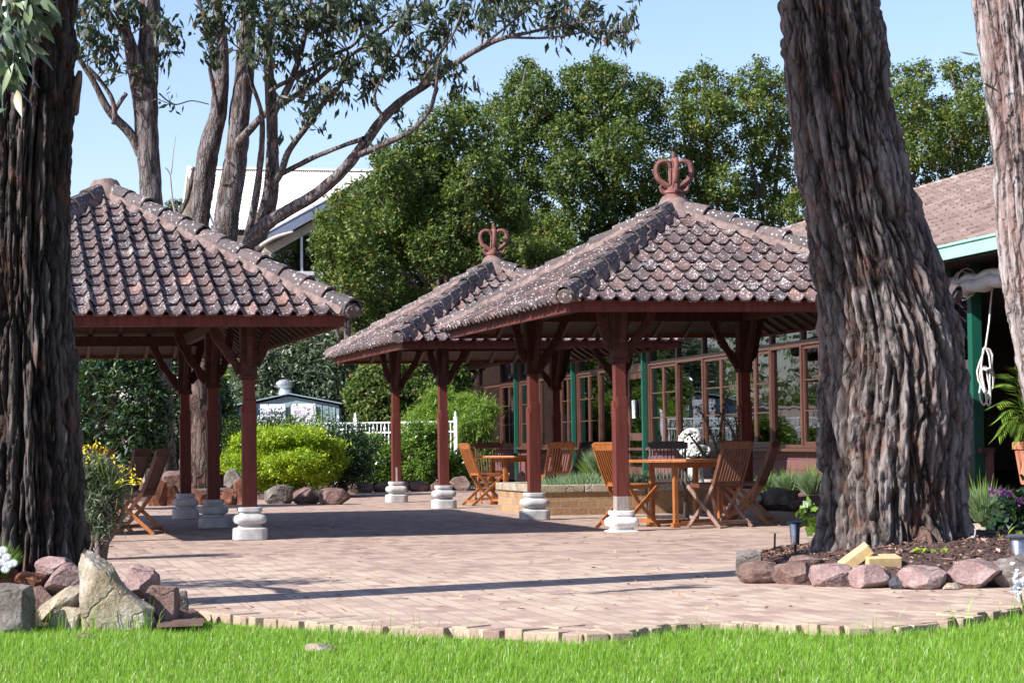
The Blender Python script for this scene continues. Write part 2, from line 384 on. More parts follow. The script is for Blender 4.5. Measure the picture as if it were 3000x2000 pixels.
M['grass'] = leaf_mat('lawn_grass', [(0, (.11,.22,.016)), (.55, (.20,.38,.03)), (.94, (.30,.47,.06)), (1, (.5,.46,.22))], .4, .42, (.36,.58,.06))
M['chip'] = leaf_mat('bark_mulch_chips', [(0, (.05,.026,.02)), (.5, (.17,.09,.065)), (.85, (.32,.19,.14)), (1, (.46,.34,.27))], .85, .0, spec=.2)
M['litter'] = leaf_mat('dry_leaf', [(0, (.14,.07,.03)), (.6, (.35,.22,.09)), (1, (.55,.42,.16))], .8, .1)
# ------------------------------------------------------------------ foliage helpers
def unit(a): return a/np.maximum(np.linalg.norm(a, axis=1, keepdims=True), 1e-9)
def leaf_geo(c, ax, nr, L, W, fold=.18):
    ax = unit(ax); sd = unit(np.cross(ax, nr)); nr = np.cross(sd, ax)
    L = np.broadcast_to(L, len(c))[:, None]; W = np.broadcast_to(W, len(c))[:, None]
    b = c-ax*L*.5; t = c+ax*L*.5; m = c-ax*L*.08
    r = m+sd*W*.5+nr*W*fold; l = m-sd*W*.5+nr*W*fold
    v = np.stack([b, r, t, l], 1).reshape(-1, 3)
    f = np.arange(len(c)*4).reshape(-1, 4)
    return v, f
def sample_lobes(lobes, n, rng, inner=.16, reject=.78):
    lobes = np.asarray(lobes, float); area = (lobes[:,3]*lobes[:,4]+lobes[:,4]*lobes[:,5]+lobes[:,3]*lobes[:,5])
    pts, dirs = [], []; tot = 0
    while tot < n:
        k = rng.choice(len(lobes), size=n, p=area/area.sum())
        d = unit(rng.normal(size=(n, 3))); r = 1-np.abs(rng.normal(size=n))*inner
        p = lobes[k, :3]+d*lobes[k, 3:6]*r[:, None]
        keep = np.ones(n, bool)
        for j, lo in enumerate(lobes):
            q = (((p-lo[:3])/lo[3:6])**2).sum(1) < reject**2
            keep &= ~(q & (k != j))
        pts.append(p[keep]); dirs.append(d[keep]); tot += keep.sum()
        if keep.sum() == 0: break
    return np.concatenate(pts)[:n], np.concatenate(dirs)[:n]
def crown(name, lobes, mat_, parent=None, n=12000, L=.1, W=.05, ncl=500, sig=.16, droop=.2, up=.35, seed=1, tips=.0, origin=(0,0,0), loc=None, inner=.16, flat=.7, out=.7, reject=.78):
    rng = np.random.default_rng(seed); lobes = np.asarray(lobes, float)-np.array([*origin, 0, 0, 0])
    cc, cd = sample_lobes(lobes, ncl, rng, inner, reject); ncl = len(cc)
    size = np.exp(rng.normal(size=ncl)*.35)
    k = rng.choice(ncl, size=n, p=size/size.sum())
    off = rng.normal(size=(n, 3))*(sig*size[k]**.5)[:, None]*np.array([1, 1, flat])
    c = cc[k]+off; d = cd[k]
    ax = d*out+rng.normal(size=(n, 3))*.8+np.array([0, 0, -droop])
    nr = d*.35+rng.normal(size=(n, 3))*.55+np.array([0, 0, up])
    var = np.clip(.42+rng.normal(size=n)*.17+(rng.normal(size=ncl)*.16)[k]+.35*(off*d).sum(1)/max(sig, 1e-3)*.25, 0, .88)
    if tips:
        tc = (rng.random(ncl) < tips)[k] & ((off*d).sum(1) > -.3*sig) & (rng.random(n) < .6)
        var = np.where(tc, .9+.1*rng.random(n), var)
    v, f = leaf_geo(c, ax, nr, L*np.exp(rng.normal(size=n)*.25), W*np.exp(rng.normal(size=n)*.2))
    return fast_mesh(name, v, f, mat_, parent, np.repeat(var, 4), loc=loc)
def blob_lobes(c, r, n, rng, k=.5, squash=.85, main=.8):   # lumpy crown: main ellipsoid + surface lobes
    c, r = np.array(c, float), np.array(r, float); out = [[*c, *(r*main)]]
    for i in range(n):
        d = rng.normal(size=3); d /= np.linalg.norm(d)
        s = k*(.7+.6*rng.random())
        out.append([*(c+d*r*(1-s*.55)), *(r*s*np.array([1, 1, squash]))])
    return out
def trunk_mesh(name, rows, mat_, parent, origin, nu=120, nv=220, groove=.06, gfreq=5.0, zfreq=.45, lobes=0., seed=0, lobe_n=7, wob=.03, twist=0.0, rag=.0):
    # rows: (x, y, z, r) along the spine; furrowed bark is real relief, 'var' carries plate (1) / furrow (0)
    rows = np.array(rows, float); zz = rows[:, 2]; order = np.argsort(zz); rows = rows[order]; zz = rows[:, 2]
    verts, var = [], []
    so = seed*13.7
    for j in range(nv+1):
        t = j/nv; z = zz[0]+(zz[-1]-zz[0])*t
        cx, cy, r = (np.interp(z, zz, rows[:, i]) for i in (0, 1, 3))
        h = z-zz[0]
        for i in range(nu):
            a = 2*math.pi*i/nu; a2 = a+twist*h
            ca, sa = math.cos(a2), math.sin(a2)
            q = Vector((ca*1.3+so, sa*1.3, h*.8)); wv = mnoise.noise(q)*.55
            ww = mnoise.noise(Vector((ca*2.2, sa*2.2+so, h*1.4)))*.5
            w3 = mnoise.noise(Vector((ca*5+so, sa*5, h*5)))
            p1 = Vector((ca*gfreq+wv*1.0, sa*gfreq+so+ww*1.0, h*zfreq*gfreq*.45+wv*.4))
            g1 = abs(mnoise.noise(p1))
            p2 = Vector((ca*gfreq*1.7+wv*.7+w3*.30, sa*gfreq*1.7+so+ww*.7, h*zfreq*gfreq*.85+w3*.35))
            vd = mnoise.voronoi(p2)[0]; g2 = vd[1]-vd[0]
            p3 = Vector((ca*gfreq*4.5+so+w3, sa*gfreq*4.5, h*gfreq*1.1)); g3 = mnoise.noise(p3)
            p4 = Vector((ca*gfreq*11+so, sa*gfreq*11+w3, h*gfreq*3.5)); g4 = mnoise.noise(p4)
            v3 = mnoise.voronoi(Vector((ca*gfreq*4.2+w3*.5, sa*gfreq*4.2+so, h*gfreq*.95+w3*.4)))[0]; e3 = min(1., (v3[1]-v3[0])*3.2)**.6
            e1, e2 = min(1., g1*4.2)**.6, min(1., g2*3.4)**.6
            plate = (.45*e1+.55*e2)*(.45+.55*min(e1, e2)**.5)
            d = groove*(1.05*plate-.85)+groove*(.30*(e3-.7)+.24*g3+.26*g4)+rag*mnoise.noise(Vector((ca*9, sa*9+so, h*6)))
            lb = lobes*r*math.exp(-h*1.1)*(.5*math.sin(a2*lobe_n+so)+.35*math.sin(a2*(lobe_n-3)+2*so)+.6*wv)
            rr = r+d+lb+wob*r*mnoise.noise(Vector((ca*.9+so, sa*.9, h*.7)))*2
            verts.append((cx+rr*math.cos(a), cy+rr*math.sin(a), z)); var.append(max(0, min(1, plate*(.55+.45*e3)+.18*g3+.15*g4)))
    idx = np.arange((nv+1)*nu).reshape(nv+1, nu); nx = np.roll(idx, -1, 1)
    f = np.stack([idx[:-1], nx[:-1], nx[1:], idx[1:]], -1).reshape(-1, 4)
    v = np.array(verts)-np.array(origin)
    return fast_mesh(name, v, f, mat_, parent, var, smooth=True)
def smooth_path(pts, rad, n=6):      # Catmull-Rom
    pts = [Vector(p) for p in pts]; out, ro = [], []
    for i in range(len(pts)-1):
        p0, p1, p2, p3 = pts[max(i-1,0)], pts[i], pts[i+1], pts[min(i+2, len(pts)-1)]
        for k in range(n):
            t = k/n
            out.append(.5*((2*p1)+(p2-p0)*t+(2*p0-5*p1+4*p2-p3)*t*t+(3*p1-p0-3*p2+p3)*t**3)); ro.append(rad[i]+(rad[i+1]-rad[i])*t)
    return out+[pts[-1]], ro+[rad[-1]]
def limb(mb, pts, rad, n=14, groove=.14, seed=0, step=6, gf=3.4):   # branch with furrowed relief
    ps, rs = smooth_path(pts, rad, step)
    o = len(mb.v); prev = None; h = 0
    for i, p in enumerate(ps):
        d = (ps[min(i+1, len(ps)-1)]-ps[max(i-1, 0)]).normalized()
        a = d.cross(Vector((.3,.9,.2))) if prev is None else prev-d*prev.dot(d)
        a.normalize(); prev = a; b = d.cross(a)
        if i: h += (p-ps[i-1]).length
        for k in range(n):
            t = 2*math.pi*k/n; ca, sa = math.cos(t), math.sin(t)
            w = mnoise.noise(Vector((ca*1.2, sa*1.2+seed, h*2)))
            g = abs(mnoise.noise(Vector((ca*gf+seed*3.1+w, sa*gf, h*1.1+w))))
            g2 = abs(mnoise.noise(Vector((ca*gf*2.1+seed, sa*gf*2.1+w, h*2.3))))
            pl = min(1, g*3.2)*.6+.4*min(1, g2*3.4); rr = rs[i]*(1+1.3*groove*(pl-.7)+.10*w)
            mb.v.append(tuple(p+a*ca*rr+b*sa*rr)); mb.a.append(pl); 
    for i in range(len(ps)-1):
        for k in range(n):
            k2 = (k+1) % n
            mb.f.append((o+i*n+k, o+i*n+k2, o+(i+1)*n+k2, o+(i+1)*n+k)); mb.m.append(0)
    return mb

# ------------------------------------------------------------------ ground
def sheet(name, pts, z, mat_, kind='structure'):
    mb = MB(); mb.poly([(p[0], p[1], z) for p in pts]); o = mb.build(name, mat_); tag(o, kind=kind); return o
ground = sheet('ground', [(-160,-20),(160,-20),(160,260),(-160,260)], -.075, M['soil'])
edge_px = [(300,1392),(380,1392),(440,1397),(500,1408),(620,1421),(760,1431),(900,1438),(1040,1441),(1150,1446),(1250,1452),(1340,1455),(1420,1452),(1500,1438),(1580,1428),(1680,1426),(1760,1430),(1850,1434),(1960,1438),(2050,1436),(2140,1428),(2230,1412),(2352,1392)]
edge = [G(x, y, .0) for x, y in edge_px]
front = [Vector((-9, edge[0].y+.2, 0))]+edge+[Vector((4.5, edge[-1].y+.35, 0)), Vector((9, edge[-1].y+.6, 0))]
patio_pts = front+[Vector((9, 21.5, 0)), Vector((5.0, 23.5, 0)), Vector((4.3, 27.0, 0)), Vector((3.35, 30.3, 0)), Vector((2.6, 33, 0)), Vector((1.2, 40, 0)), Vector((0.2, 47, 0)), Vector((-3, 47.5, 0)), Vector((-3.0, 41, 0)), Vector((-5.5, 39.5, 0)), Vector((-16, 37.5, 0)), Vector((-16, 16, 0))]
mb = MB(); mb.slab([tuple(p) for p in patio_pts], (0,0,-1), .06)
tag(mb.build('patio_paving', M['paver']), kind='structure')
# loose soldier course of bricks along the lawn
mb = MB(); rng = random.Random(5)
L_acc = 0.; pos = 0.
def along(pts, step):
    out = []; carry = 0.
    for a, b in zip(pts[:-1], pts[1:]):
        d = b-a; L = d.length; t = carry
        while t < L:
            out.append((a+d*(t/L), d.normalized())); t += step
        carry = t-L
    return out
edm = MB()
for p, d in along(front[1:-1], .121):
    n = Vector((d.y, -d.x, 0)); 
    if n.y > 0: n = -n
    yaw = rng.gauss(0, .05 if rng.random() < .8 else .22); Mx = Matrix.Rotation(math.atan2(n.y, n.x)+yaw, 3, 'Z') @ Matrix.Rotation(rng.gauss(0, .025), 3, 'Y') @ Matrix.Rotation(rng.gauss(0, .03), 3, 'X')
    c = p-n*(.085+rng.uniform(-.035, .03))+Vector((0,0,-.029+rng.uniform(-.008,.008)))
    edm.box(c, (.222*rng.uniform(.9,1.05), .114*rng.uniform(.88,1.06), .062), Mx, var=min(1, max(0, rng.gauss(.55,.25))))
    if rng.random() < .75: edm.box(c-n*.235+Vector((0,0,-.003+rng.uniform(-.003,.004)))+d*.05, (.222, .112, .062), Matrix.Rotation(math.atan2(n.y, n.x)+rng.gauss(0,.06)+(math.pi/2 if rng.random() < .0 else 0), 3, 'Z'), var=min(1, max(0, rng.gauss(.5,.25))))
def brickpaver_mat(name):
    m, nt, b, out = new_mat(name); v = coords(nt); n = noise(nt, v, 45, 4, .7)
    col = ramp(nt, attr(nt), [(0, (.235,.15,.125)), (.35, (.33,.235,.175)), (.7, (.38,.29,.205)), (1, (.42,.325,.225))])
    col = mixc(nt, .5, col, ramp(nt, n, [(.3, .6), (.7, 1.3)]), 'MULTIPLY'); nt.links.new(col, b.inputs['Base Color'])
    b.inputs['Roughness'].default_value = .9; bump(nt, b, n, .6, .008); return m
M['edgebrick'] = brickpaver_mat('loose_edge_bricks')
tag(edm.build('paving_edge', M['edgebrick'], bevel=.006), kind='structure')
# lawn
lawn_pts = [(-8, 2)]+[(8, 2)]+[(9, edge[-1].y+.55)]+[(p.x, p.y+.0) for p in reversed(front[1:-1])]+[(-8, edge[0].y+.3)]
lm = MB(); lm.poly([(x, y, -.055) for x, y in lawn_pts]); tag(lm.build('lawn_soil', mat('lawn_soil', (.07,.09,.02), (.05,.04,.02), 9, .95, .6)), kind='structure')
def grass_blades(name, xy, z0, h, w, mat_, rng, lean=.35, parent=None):
    n = len(xy); ang = rng.random(n)*2*math.pi; hh = h*np.exp(rng.normal(size=n)*.28)
    wd = np.stack([np.cos(ang), np.sin(ang), np.zeros(n)], 1)*(w*.5)
    la = rng.random(n)*2*math.pi; ln = lean*np.abs(rng.normal(size=n))
    ld = np.stack([np.cos(la), np.sin(la), np.zeros(n)], 1)*(ln*hh)[:, None]+np.array([.10, .02, 0])*hh[:, None]
    b = np.concatenate([xy, np.full((n, 1), z0)], 1)
    m = b+ld*.3+np.array([0,0,1])*(hh*.6)[:, None]; t = b+ld+np.array([0,0,1])*(hh*(1-.3*np.minimum(ln, 1)))[:, None]
    v = np.stack([b-wd, b+wd, m+wd*.75, m-wd*.75, t], 1).reshape(-1, 3)
    i = np.arange(n)*5
    f = np.concatenate([np.stack([i, i+1, i+2], 1), np.stack([i, i+2, i+3], 1), np.stack([i+3, i+2, i+4], 1)])
    var = np.repeat(np.clip(.5+rng.normal(size=n)*.17, 0, .93), 5)
    dry = np.repeat(rng.random(n) < .035, 5); var = np.where(dry, 1., var)
    return fast_mesh(name, v, f, mat_, parent, var)
grng = np.random.default_rng(3)
ex = np.array([p.x for p in front]); ey = np.array([p.y for p in front])
ng = 340000
gy = 8.0+5.6*grng.random(ng); gx = (grng.random(ng)-.5)*2*(gy*.262+.35)
bound = np.interp(gx, ex, ey)
dist = bound-gy
dens = np.clip(.25+.75*np.array([.5+.9*mnoise.noise(Vector((x*1.3, y*1.3, 0))) for x, y in zip(gx, gy)])+.35, 0, 1)
keep = (dist > .10+.09*grng.random(ng)+.05*np.array([mnoise.noise(Vector((x*2.3, 0, 3))) for x in gx])) & (grng.random(ng) < dens) & ((dist > .25) | (grng.random(ng) < .8))
gx, gy = gx[keep], gy[keep]
patch = np.array([mnoise.noise(Vector((x*.8+7, y*.8, 0))) for x, y in zip(gx, gy)])
lawn = grass_blades('lawn_grass', np.stack([gx, gy], 1), -.06, .043*(1+.6*patch), .0038, M['grass'], grng)
tag(lawn, kind='stuff')
# a few seed stalks and tall tufts along the rocks
tx = []
for cx, y0, n in ((40,1440,40),(65,1440,30),(20,1440,30),(330,1440,26),(230,1440,22),(150,1440,22),(950,1446,7),(2000,1446,8),(2200,1436,10),(2330,1420,12)):
    g = G(cx, y0+14, -.05)
    for i in range(n): tx.append((g.x+grng.normal()*.07, g.y+grng.normal()*.05-.03))
tag(grass_blades('long_grass', np.array(tx), -.06, .15, .005, M['grass'], grng, .25), kind='stuff')

# ------------------------------------------------------------------ pavilions
def roof_faces(W, L, ze, za, ov=.05):
    hw, hl = W/2+ov, L/2+ov
    # (origin corner, eave dir, inward dir, eave length, run)
    return [(Vector((-hw,-hl,ze)), Vector((1,0,0)), Vector((0,1,0)), 2*hw, hl), (Vector((hw,-hl,ze)), Vector((0,1,0)), Vector((-1,0,0)), 2*hl, hw),
            (Vector((hw,hl,ze)), Vector((-1,0,0)), Vector((0,-1,0)), 2*hw, hl), (Vector((-hw,hl,ze)), Vector((0,-1,0)), Vector((1,0,0)), 2*hl, hw)]
def tile_face(parent, O, T, I, EL, RUN, rise, rng, tw=.182, cl=.335, name='tiled_slope', mat_=None, hip=True, slack=0.):
    sl = math.hypot(RUN, rise); Sd = (I*RUN+Z*rise)/sl; Nn = T.cross(Sd).normalized()
    nt_ = max(2, round(EL/tw)); tw = EL/nt_; nc = max(2, round(sl/cl)); cl = sl/nc
    prof = [(0,.002),(.06,-.002),(.30,-.003),(.52,.0),(.60,.012),(.68,.040),(.77,.053),(.87,.040),(.95,.012),(1.0,.002)]
    bm = bmesh.new(); lay = bm.verts.layers.float.new('var')
    def mk(p, va):
        v = bm.verts.new(p); v[lay] = va; return v
    for j in range(nc):
        for i in range(nt_):
            x0 = i*tw; d0 = j*cl-(.045 if j == 0 else .03); d1 = (j+1)*cl+.03
            mid = (i+.5)*tw; dm = j*cl
            if hip:
                lim = (EL/2)*(1-(dm-cl*.4)/sl)+tw
                if abs(mid-EL/2) > lim: continue
            va = min(1, max(0, rng.gauss(.42, .22))); dz = rng.gauss(0, .0035); sk = rng.gauss(0, .006); rt = rng.gauss(0, .004)
            lo, up, bt = [], [], []
            for px_, h in prof:
                x = x0+px_*tw
                base = O+T*(x+rt)
                lo.append(mk(base+Sd*(d0+sk)+Nn*(h+.034+dz), va)); up.append(mk(base+Sd*d1+Nn*(h+.002+dz), va)); bt.append(mk(base+Sd*(d0+sk)+Nn*(h+.014+dz), va))
            for k in range(len(prof)-1):
                bm.faces.new((lo[k], lo[k+1], up[k+1], up[k])); bm.faces.new((bt[k], bt[k+1], lo[k+1], lo[k]))
    if hip:
        ap = O+T*(EL/2)+I*RUN
        for corner, sgn in ((O, 1), (O+T*EL, -1)):
            h = (ap-corner); h.z = 0; h.normalize(); n = Vector((-h.y, h.x, 0))
            if n.dot(T)*sgn < 0: n = -n
            bmesh.ops.bisect_plane(bm, geom=bm.verts[:]+bm.edges[:]+bm.faces[:], plane_co=corner, plane_no=n, clear_inner=True)
    me = bpy.data.meshes.new(name); bm.to_mesh(me); bm.free(); me.materials.append(mat_ or M['tile'])
    me.polygons.foreach_set('use_smooth', [True]*len(me.polygons)); me.set_sharp_from_angle(angle=R(38))
    return link(name, me, parent)
def hip_caps(parent, p, q, rng, w=.105, h=.078, L=.40):   # overlapping angular ridge tiles from eave p to apex q
    d = q-p; n = round(d.length/L); d.normalize(); sd = d.cross(Z).normalized(); up = sd.cross(d)
    mb = MB(); step = (q-p).length/n
    for i in range(n):
        va = rng.random(); a = p+d*(i*step-.03); b = p+d*((i+1)*step+.05)
        lift, j = .062+rng.gauss(0, .006), rng.gauss(0, .006)
        sec = [(-w,-.075),(-w*.93,.0),(-w*.52,h*.78),(0,h),(w*.52,h*.78),(w*.93,.0),(w,-.075)]
        vs = []
        for c, e, sc in ((a, lift, 1.05), (b, .03, .93)):
            for x, y in sec: vs.append(c+sd*(x*sc+j)+up*(y*sc+e))
            for x, y in sec: vs.append(c+sd*(x*(sc-.14)+j)+up*(y*(sc-.14)-.012+e))
        m = len(sec); fs = []
        for k in range(m-1):
            fs += [(k, k+1, 2*m+k+1, 2*m+k), (m+k, 3*m+k, 3*m+k+1, m+k+1), (k, m+k, m+k+1, k+1), (2*m+k, 2*m+k+1, 3*m+k+1, 3*m+k)]
        mb.add(vs, fs, 0, va)
    mb.build('hip_ridge', M['cap'], parent, bevel=0)
    mm = MB(); rows = int((q-p).length/.09); vs, fs = [], []
    for i in range(rows+1):
        c = p+d*((q-p).length*i/rows)
        for x, y in ((-.15-.03*mnoise.noise(c*5), -.05), (-.11, .025+.02*mnoise.noise(c*9)), (0, .06), (.11, .025+.02*mnoise.noise(c*8)), (.15+.03*mnoise.noise(c*6), -.05), (0, -.06)):
            vs.append(c+sd*x+up*y)
    for i in range(rows):
        for k in range(6): fs.append((i*6+k, i*6+(k+1) % 6, (i+1)*6+(k+1) % 6, (i+1)*6+k))
    fs += [tuple(range(6)), tuple(rows*6+k for k in range(6))]
    mm.add(vs, fs); mm.build('ridge_bedding', M['mortar'], parent, smooth=False)
    # rounded mortar stop at the eave end
    em = MB(); c = p-d*.02
    em.tube([c+d*.16+up*.0, c+d*.02+up*.01, c-d*.035+up*.01], [.108,.105,.085], 9, flat=.8); em.build('eave_end_cap', M['cap'], parent, auto=50)
def pedestal(parent, x, y, sunk, white):
    s = .17; mb = MB()
    prof = [(.158,0),(.17,.006),(.17,.112),(.162,.122),(.118,.132),(.112,.150),(.120,.160),(.150,.170),(.163,.190),(.166,.212),(.160,.236),(.142,.254),(.112,.264),(.108,.280),(.116,.288),(.124,.292),(.124,.325),(.118,.332)]
    mb.lathe([(r, z-sunk) for r, z in prof], (x, y, 0), 32, sq=5.5)
    return mb.build('pedestal', M['stone_white'] if white else M['stone'], parent, auto=35)
def finial(parent, z, sc=1.0):
    f = MB(); f.lathe([(.20,-.10),(.17,-.03),(.135,.03),(.115,.05),(.11,.075),(.125,.085),(.12,.11),(.09,.125),(.06,.15),(.05,.17)], (0,0,z), 20)
    base = f.build('finial', M['terra'], parent, auto=40)
    for a0 in (-8, 82, 172, 262):
        a = R(a0); dx = Vector((math.cos(a), math.sin(a), 0)); am = MB()
        pr = [(.055,.12),(.070,.155),(.135,.185),(.215,.235),(.250,.315),(.222,.385),(.150,.412),(.080,.405),(.045,.36)]
        ps, rs = smooth_path([dx*r*.84+Z*(z+h*1.16-.02) for r, h in pr], [.032,.033,.034,.033,.032,.031,.030,.027,.022], 5)
        am.tube(ps, rs, 8)
        tn = Vector((-dx.y, dx.x, 0))
        for k in range(6, len(ps)-10, 1):
            t = (ps[k+1]-ps[k-1]).normalized(); o = t.cross(tn)
            if o.dot(ps[k]-Vector((0,0,z+.30))-dx*.1) < 0: o = -o
            am.box(ps[k]+o*.028, (.02,.016,.014), Matrix((tn, t, o)).transposed())
        am.tube([dx*.03+Z*(z+.38), dx*.04+Z*(z+.28), dx*.045+Z*(z+.14)], [.012,.016,.018], 6)
        am.tube([dx*.10+Z*(z+.09), dx*.15+Z*(z+.12), dx*.165+Z*(z+.16), dx*.14+Z*(z+.18)], [.03,.028,.022,.014], 7)
        am.build('scroll_arm', M['terra'], base, auto=40)
    r = MB(); r.lathe([(.03,.10),(.022,.2),(.022,.42),(.035,.44),(.05,.46),(.03,.485),(.022,.50),(.030,.512),(.02,.525),(.026,.55),(.022,.57)], (0,0,z), 12); r.build('spindle', M['terra'], base, auto=40)
def carved_bar(parent, pts, w, seed, name='brace'):
    mb = MB(); ps, rs = smooth_path(pts, [w]*len(pts), 5)
    for i, (a, b) in enumerate(zip(ps[:-1], ps[1:])):
        k = 1+.13*math.sin(i*1.3+seed); mb.bar(a, b+(b-a)*.12, .06, .092*k)
        if i % 3 == 1: mb.bar(a-Z*.015, b-Z*.025, .074, .055)
    return mb.build(name, M['red_carved'], parent, bevel=.008)
def pavilion(label, A, W, L, ze, za, posts, crown_on, seed, inset=.72, sunk={}, ie=.72, ib=.72):
    rng = random.Random(seed)
    c = A+E*(W/2)+S*(L/2); root = empty('garden_pavilion', (c.x, c.y, 0), TH, label, 'pavilion')
    hw, hl = W/2, L/2; te = ze+.105; rise = za-te
    for (O, T, I, EL, RUN) in roof_faces(W, L, te, za): tile_face(root, O, T, I, EL, RUN, rise, rng)
    ap = Vector((0,0,za))
    for sx in (-1,1):
        for sy in (-1,1): hip_caps(root, Vector((sx*(hw+.05), sy*(hl+.05), te+.045)), ap+Vector((sx*.06, sy*.06, .02)), rng)
    m = MB(); m.lathe([(.36,-.13),(.27,-.03),(.2,.07),(.15,.15),(.13,.17),(.05,.175)], (0,0,za), 14)
    for i, v in enumerate(m.v):
        q = Vector(v); m.v[i] = tuple(q+Vector((q.x, q.y, .3)).normalized()*.03*mnoise.noise(q*7+Vector((seed,0,0))))
    m.build('apex_cap', M['mortar'], root, auto=40)
    if crown_on: finial(root, za+.13)
    # fascia boards
    for (p, q) in ((( -hw,-hl),(hw,-hl)), ((hw,-hl),(hw,hl)), ((hw,hl),(-hw,hl)), ((-hw,hl),(-hw,-hl))):
        p, q = Vector((*p,0)), Vector((*q,0)); d = (q-p).normalized(); n = Vector((d.y,-d.x,0))
        k = MB(); off = 0 if abs(d.x) > .5 else .035
        k.box((p+q)/2-n*.0175+Z*(ze+.06), ((q-p).length-2*off if abs(d.x) > .5 else .035, .035 if abs(d.x) > .5 else (q-p).length-2*off, .12))
        k.build('fascia_board', M['red'], root, bevel=.004)
    # lining boards, rafters, purlins under the tiles
    for (O, T, I, EL, RUN) in roof_faces(W, L, te, za, .0):
        Ld = (I*RUN+Z*rise).normalized(); Nn = T.cross(Ld).normalized()
        a = O+T*.06+I*.045-Z*.045; b = O+T*(EL-.06)+I*.045-Z*.045; t3 = ap-Z*.06
        k = MB(); k.slab([a, b, t3], Nn, -.012); k.build('lining_board', M['board'], root)
        nr = max(4, int(EL/.42))
        for i in range(nr+1):
            x = EL*(i+.5)/(nr+1); fr = 1-abs(x-EL/2)/(EL/2)
            if fr < .12: continue
            p = O+T*x+I*.05-Z*.075; q = O+T*x+(I*RUN+Z*rise)*max(.05, fr-.03)-Z*.075
            k = MB(); k.bar(p, q, .045, .05, Nn); k.build('rafter', M['dark_wood'], root)
        fx = EL/2*.30; p = O+T*(fx+.1)+(I*RUN+Z*rise)*.30-Z*.13; q = O+T*(EL-fx-.1)+(I*RUN+Z*rise)*.30-Z*.13
        k = MB(); k.bar(p, q, .06, .09); k.build('purlin', M['dark_wood'], root)
        for fr_ in (.12, .22, .55):
            fx = EL/2*fr_; p = O+T*(fx+.1)+(I*RUN+Z*rise)*fr_-Z*.068; q = O+T*(EL-fx-.1)+(I*RUN+Z*rise)*fr_-Z*.068
            k = MB(); k.bar(p, q, .05, .02, Nn); k.build('batten', M['dark_wood'], root)
    # ring beam
    ox, oy = hw-ie, hl-inset; ob = hl-ib; zb = ze+.20
    for p, q in (((-ox-.3,-oy),(ox+.3,-oy)), ((-ox-.3,ob),(ox+.3,ob))):
        k = MB(); k.bar((*p,zb), (*q,zb), .09, .13); k.build('beam', M['red_carved'], root)
    for sx in (-1,1):
        k = MB(); k.bar((sx*ox,-oy+.046,zb+.003), (sx*ox,ob-.046,zb+.003), .09, .13); k.build('beam', M['red_carved'], root)
    for n, (ix, fy) in enumerate(posts):
        x, y = ix*ox, (-oy if fy < 0 else ob if fy > 0 else (ob-oy)/2); sk = sunk.get((ix, fy), 0.)
        zt = ze+.135; kt = ze-.50; zs = .325-sk
        k = MB()
        k.box((x,y,(kt+zt)/2), (.165,.165,zt-kt)); k.box((x,y,kt+.25), (.185,.185,.03)); k.box((x,y,kt+.02), (.18,.18,.04))
        k.box((x,y,(1.30+kt)/2), (.118,.118,kt-1.30), mi=1); 
        k.box((x,y,(zs+1.30)/2+(.16 if sk else 0)/2, ), (.142,.142,1.30-zs-(.16 if sk else 0)), mi=1)
        k.box((x+.012,y-.03,1.36), (.118,.082,.12), mi=1); k.box((x-.035,y+.02,1.27), (.078,.118,.2), mi=1)
        if sk: k.box((x,y,zs+.08), (.138,.138,.16), mi=2)
        post = k.build('post', [M['red_carved'], M['red'], M['grey_wood']], root, bevel=.005)
        pedestal(post, x, y, sk, sk > 0)
        dirs = [(-ix, 0), (0, -math.copysign(1, fy) if fy else 1)]
        if fy == 0: dirs.append((0, -1))
        for dx, dy in dirs:
            d = Vector((dx, dy, 0)); b0 = Vector((x, y, 0))
            carved_bar(root, [b0+d*.08+Z*(kt+.06), b0+d*.17+Z*(kt+.22), b0+d*.30+Z*(kt+.40), b0+d*.42+Z*(zb-.03)], 1, n)
        o = Vector((ix, math.copysign(1, fy) if fy else 0, 0)).normalized(); b0 = Vector((x, y, 0))
        for d in ((ix, 0), (0, math.copysign(1, fy) if fy else 0)):
            d = Vector((*d, 0))
            if d.length < .5: continue
            carved_bar(root, [b0+d*.08+Z*(kt+.16), b0+d*.14+Z*(kt+.28), b0+d*.22+Z*(zb-.03)], 1, n+.5)
    return root
def corner(px_full, D):
    d = ray(*px_full); t = D/d.y; return Vector((d.x*t, D, 0))
four = [(-1,-1),(1,-1),(-1,1),(1,1)]
A1 = corner((1670,913), 23.2)
pav_right = pavilion('tiled pavilion with crown finial in front of the glazed restaurant, nearest on the right', A1, 4.16, 5.95, 2.275, 3.62, four, True, 3, sunk={(-1,-1): .115}, ib=1.45)
A2 = corner((1179,1021), 32.1)
pav_far = pavilion('farthest small tiled pavilion with crown finial, half hidden behind the right one', A2, 4.1, 6.1, 2.28, 3.66, four, True, 9, ib=1.65)
AL = corner((1010,957), 22.7)
A3 = AL-E*4.2
pav_left = pavilion('large tiled pavilion with plain mortar apex beside the shaggy left trunk', A3, 4.2, 8.4, 2.13, 3.88, four+[(-1,0),(1,0)], False, 5, ie=.88)
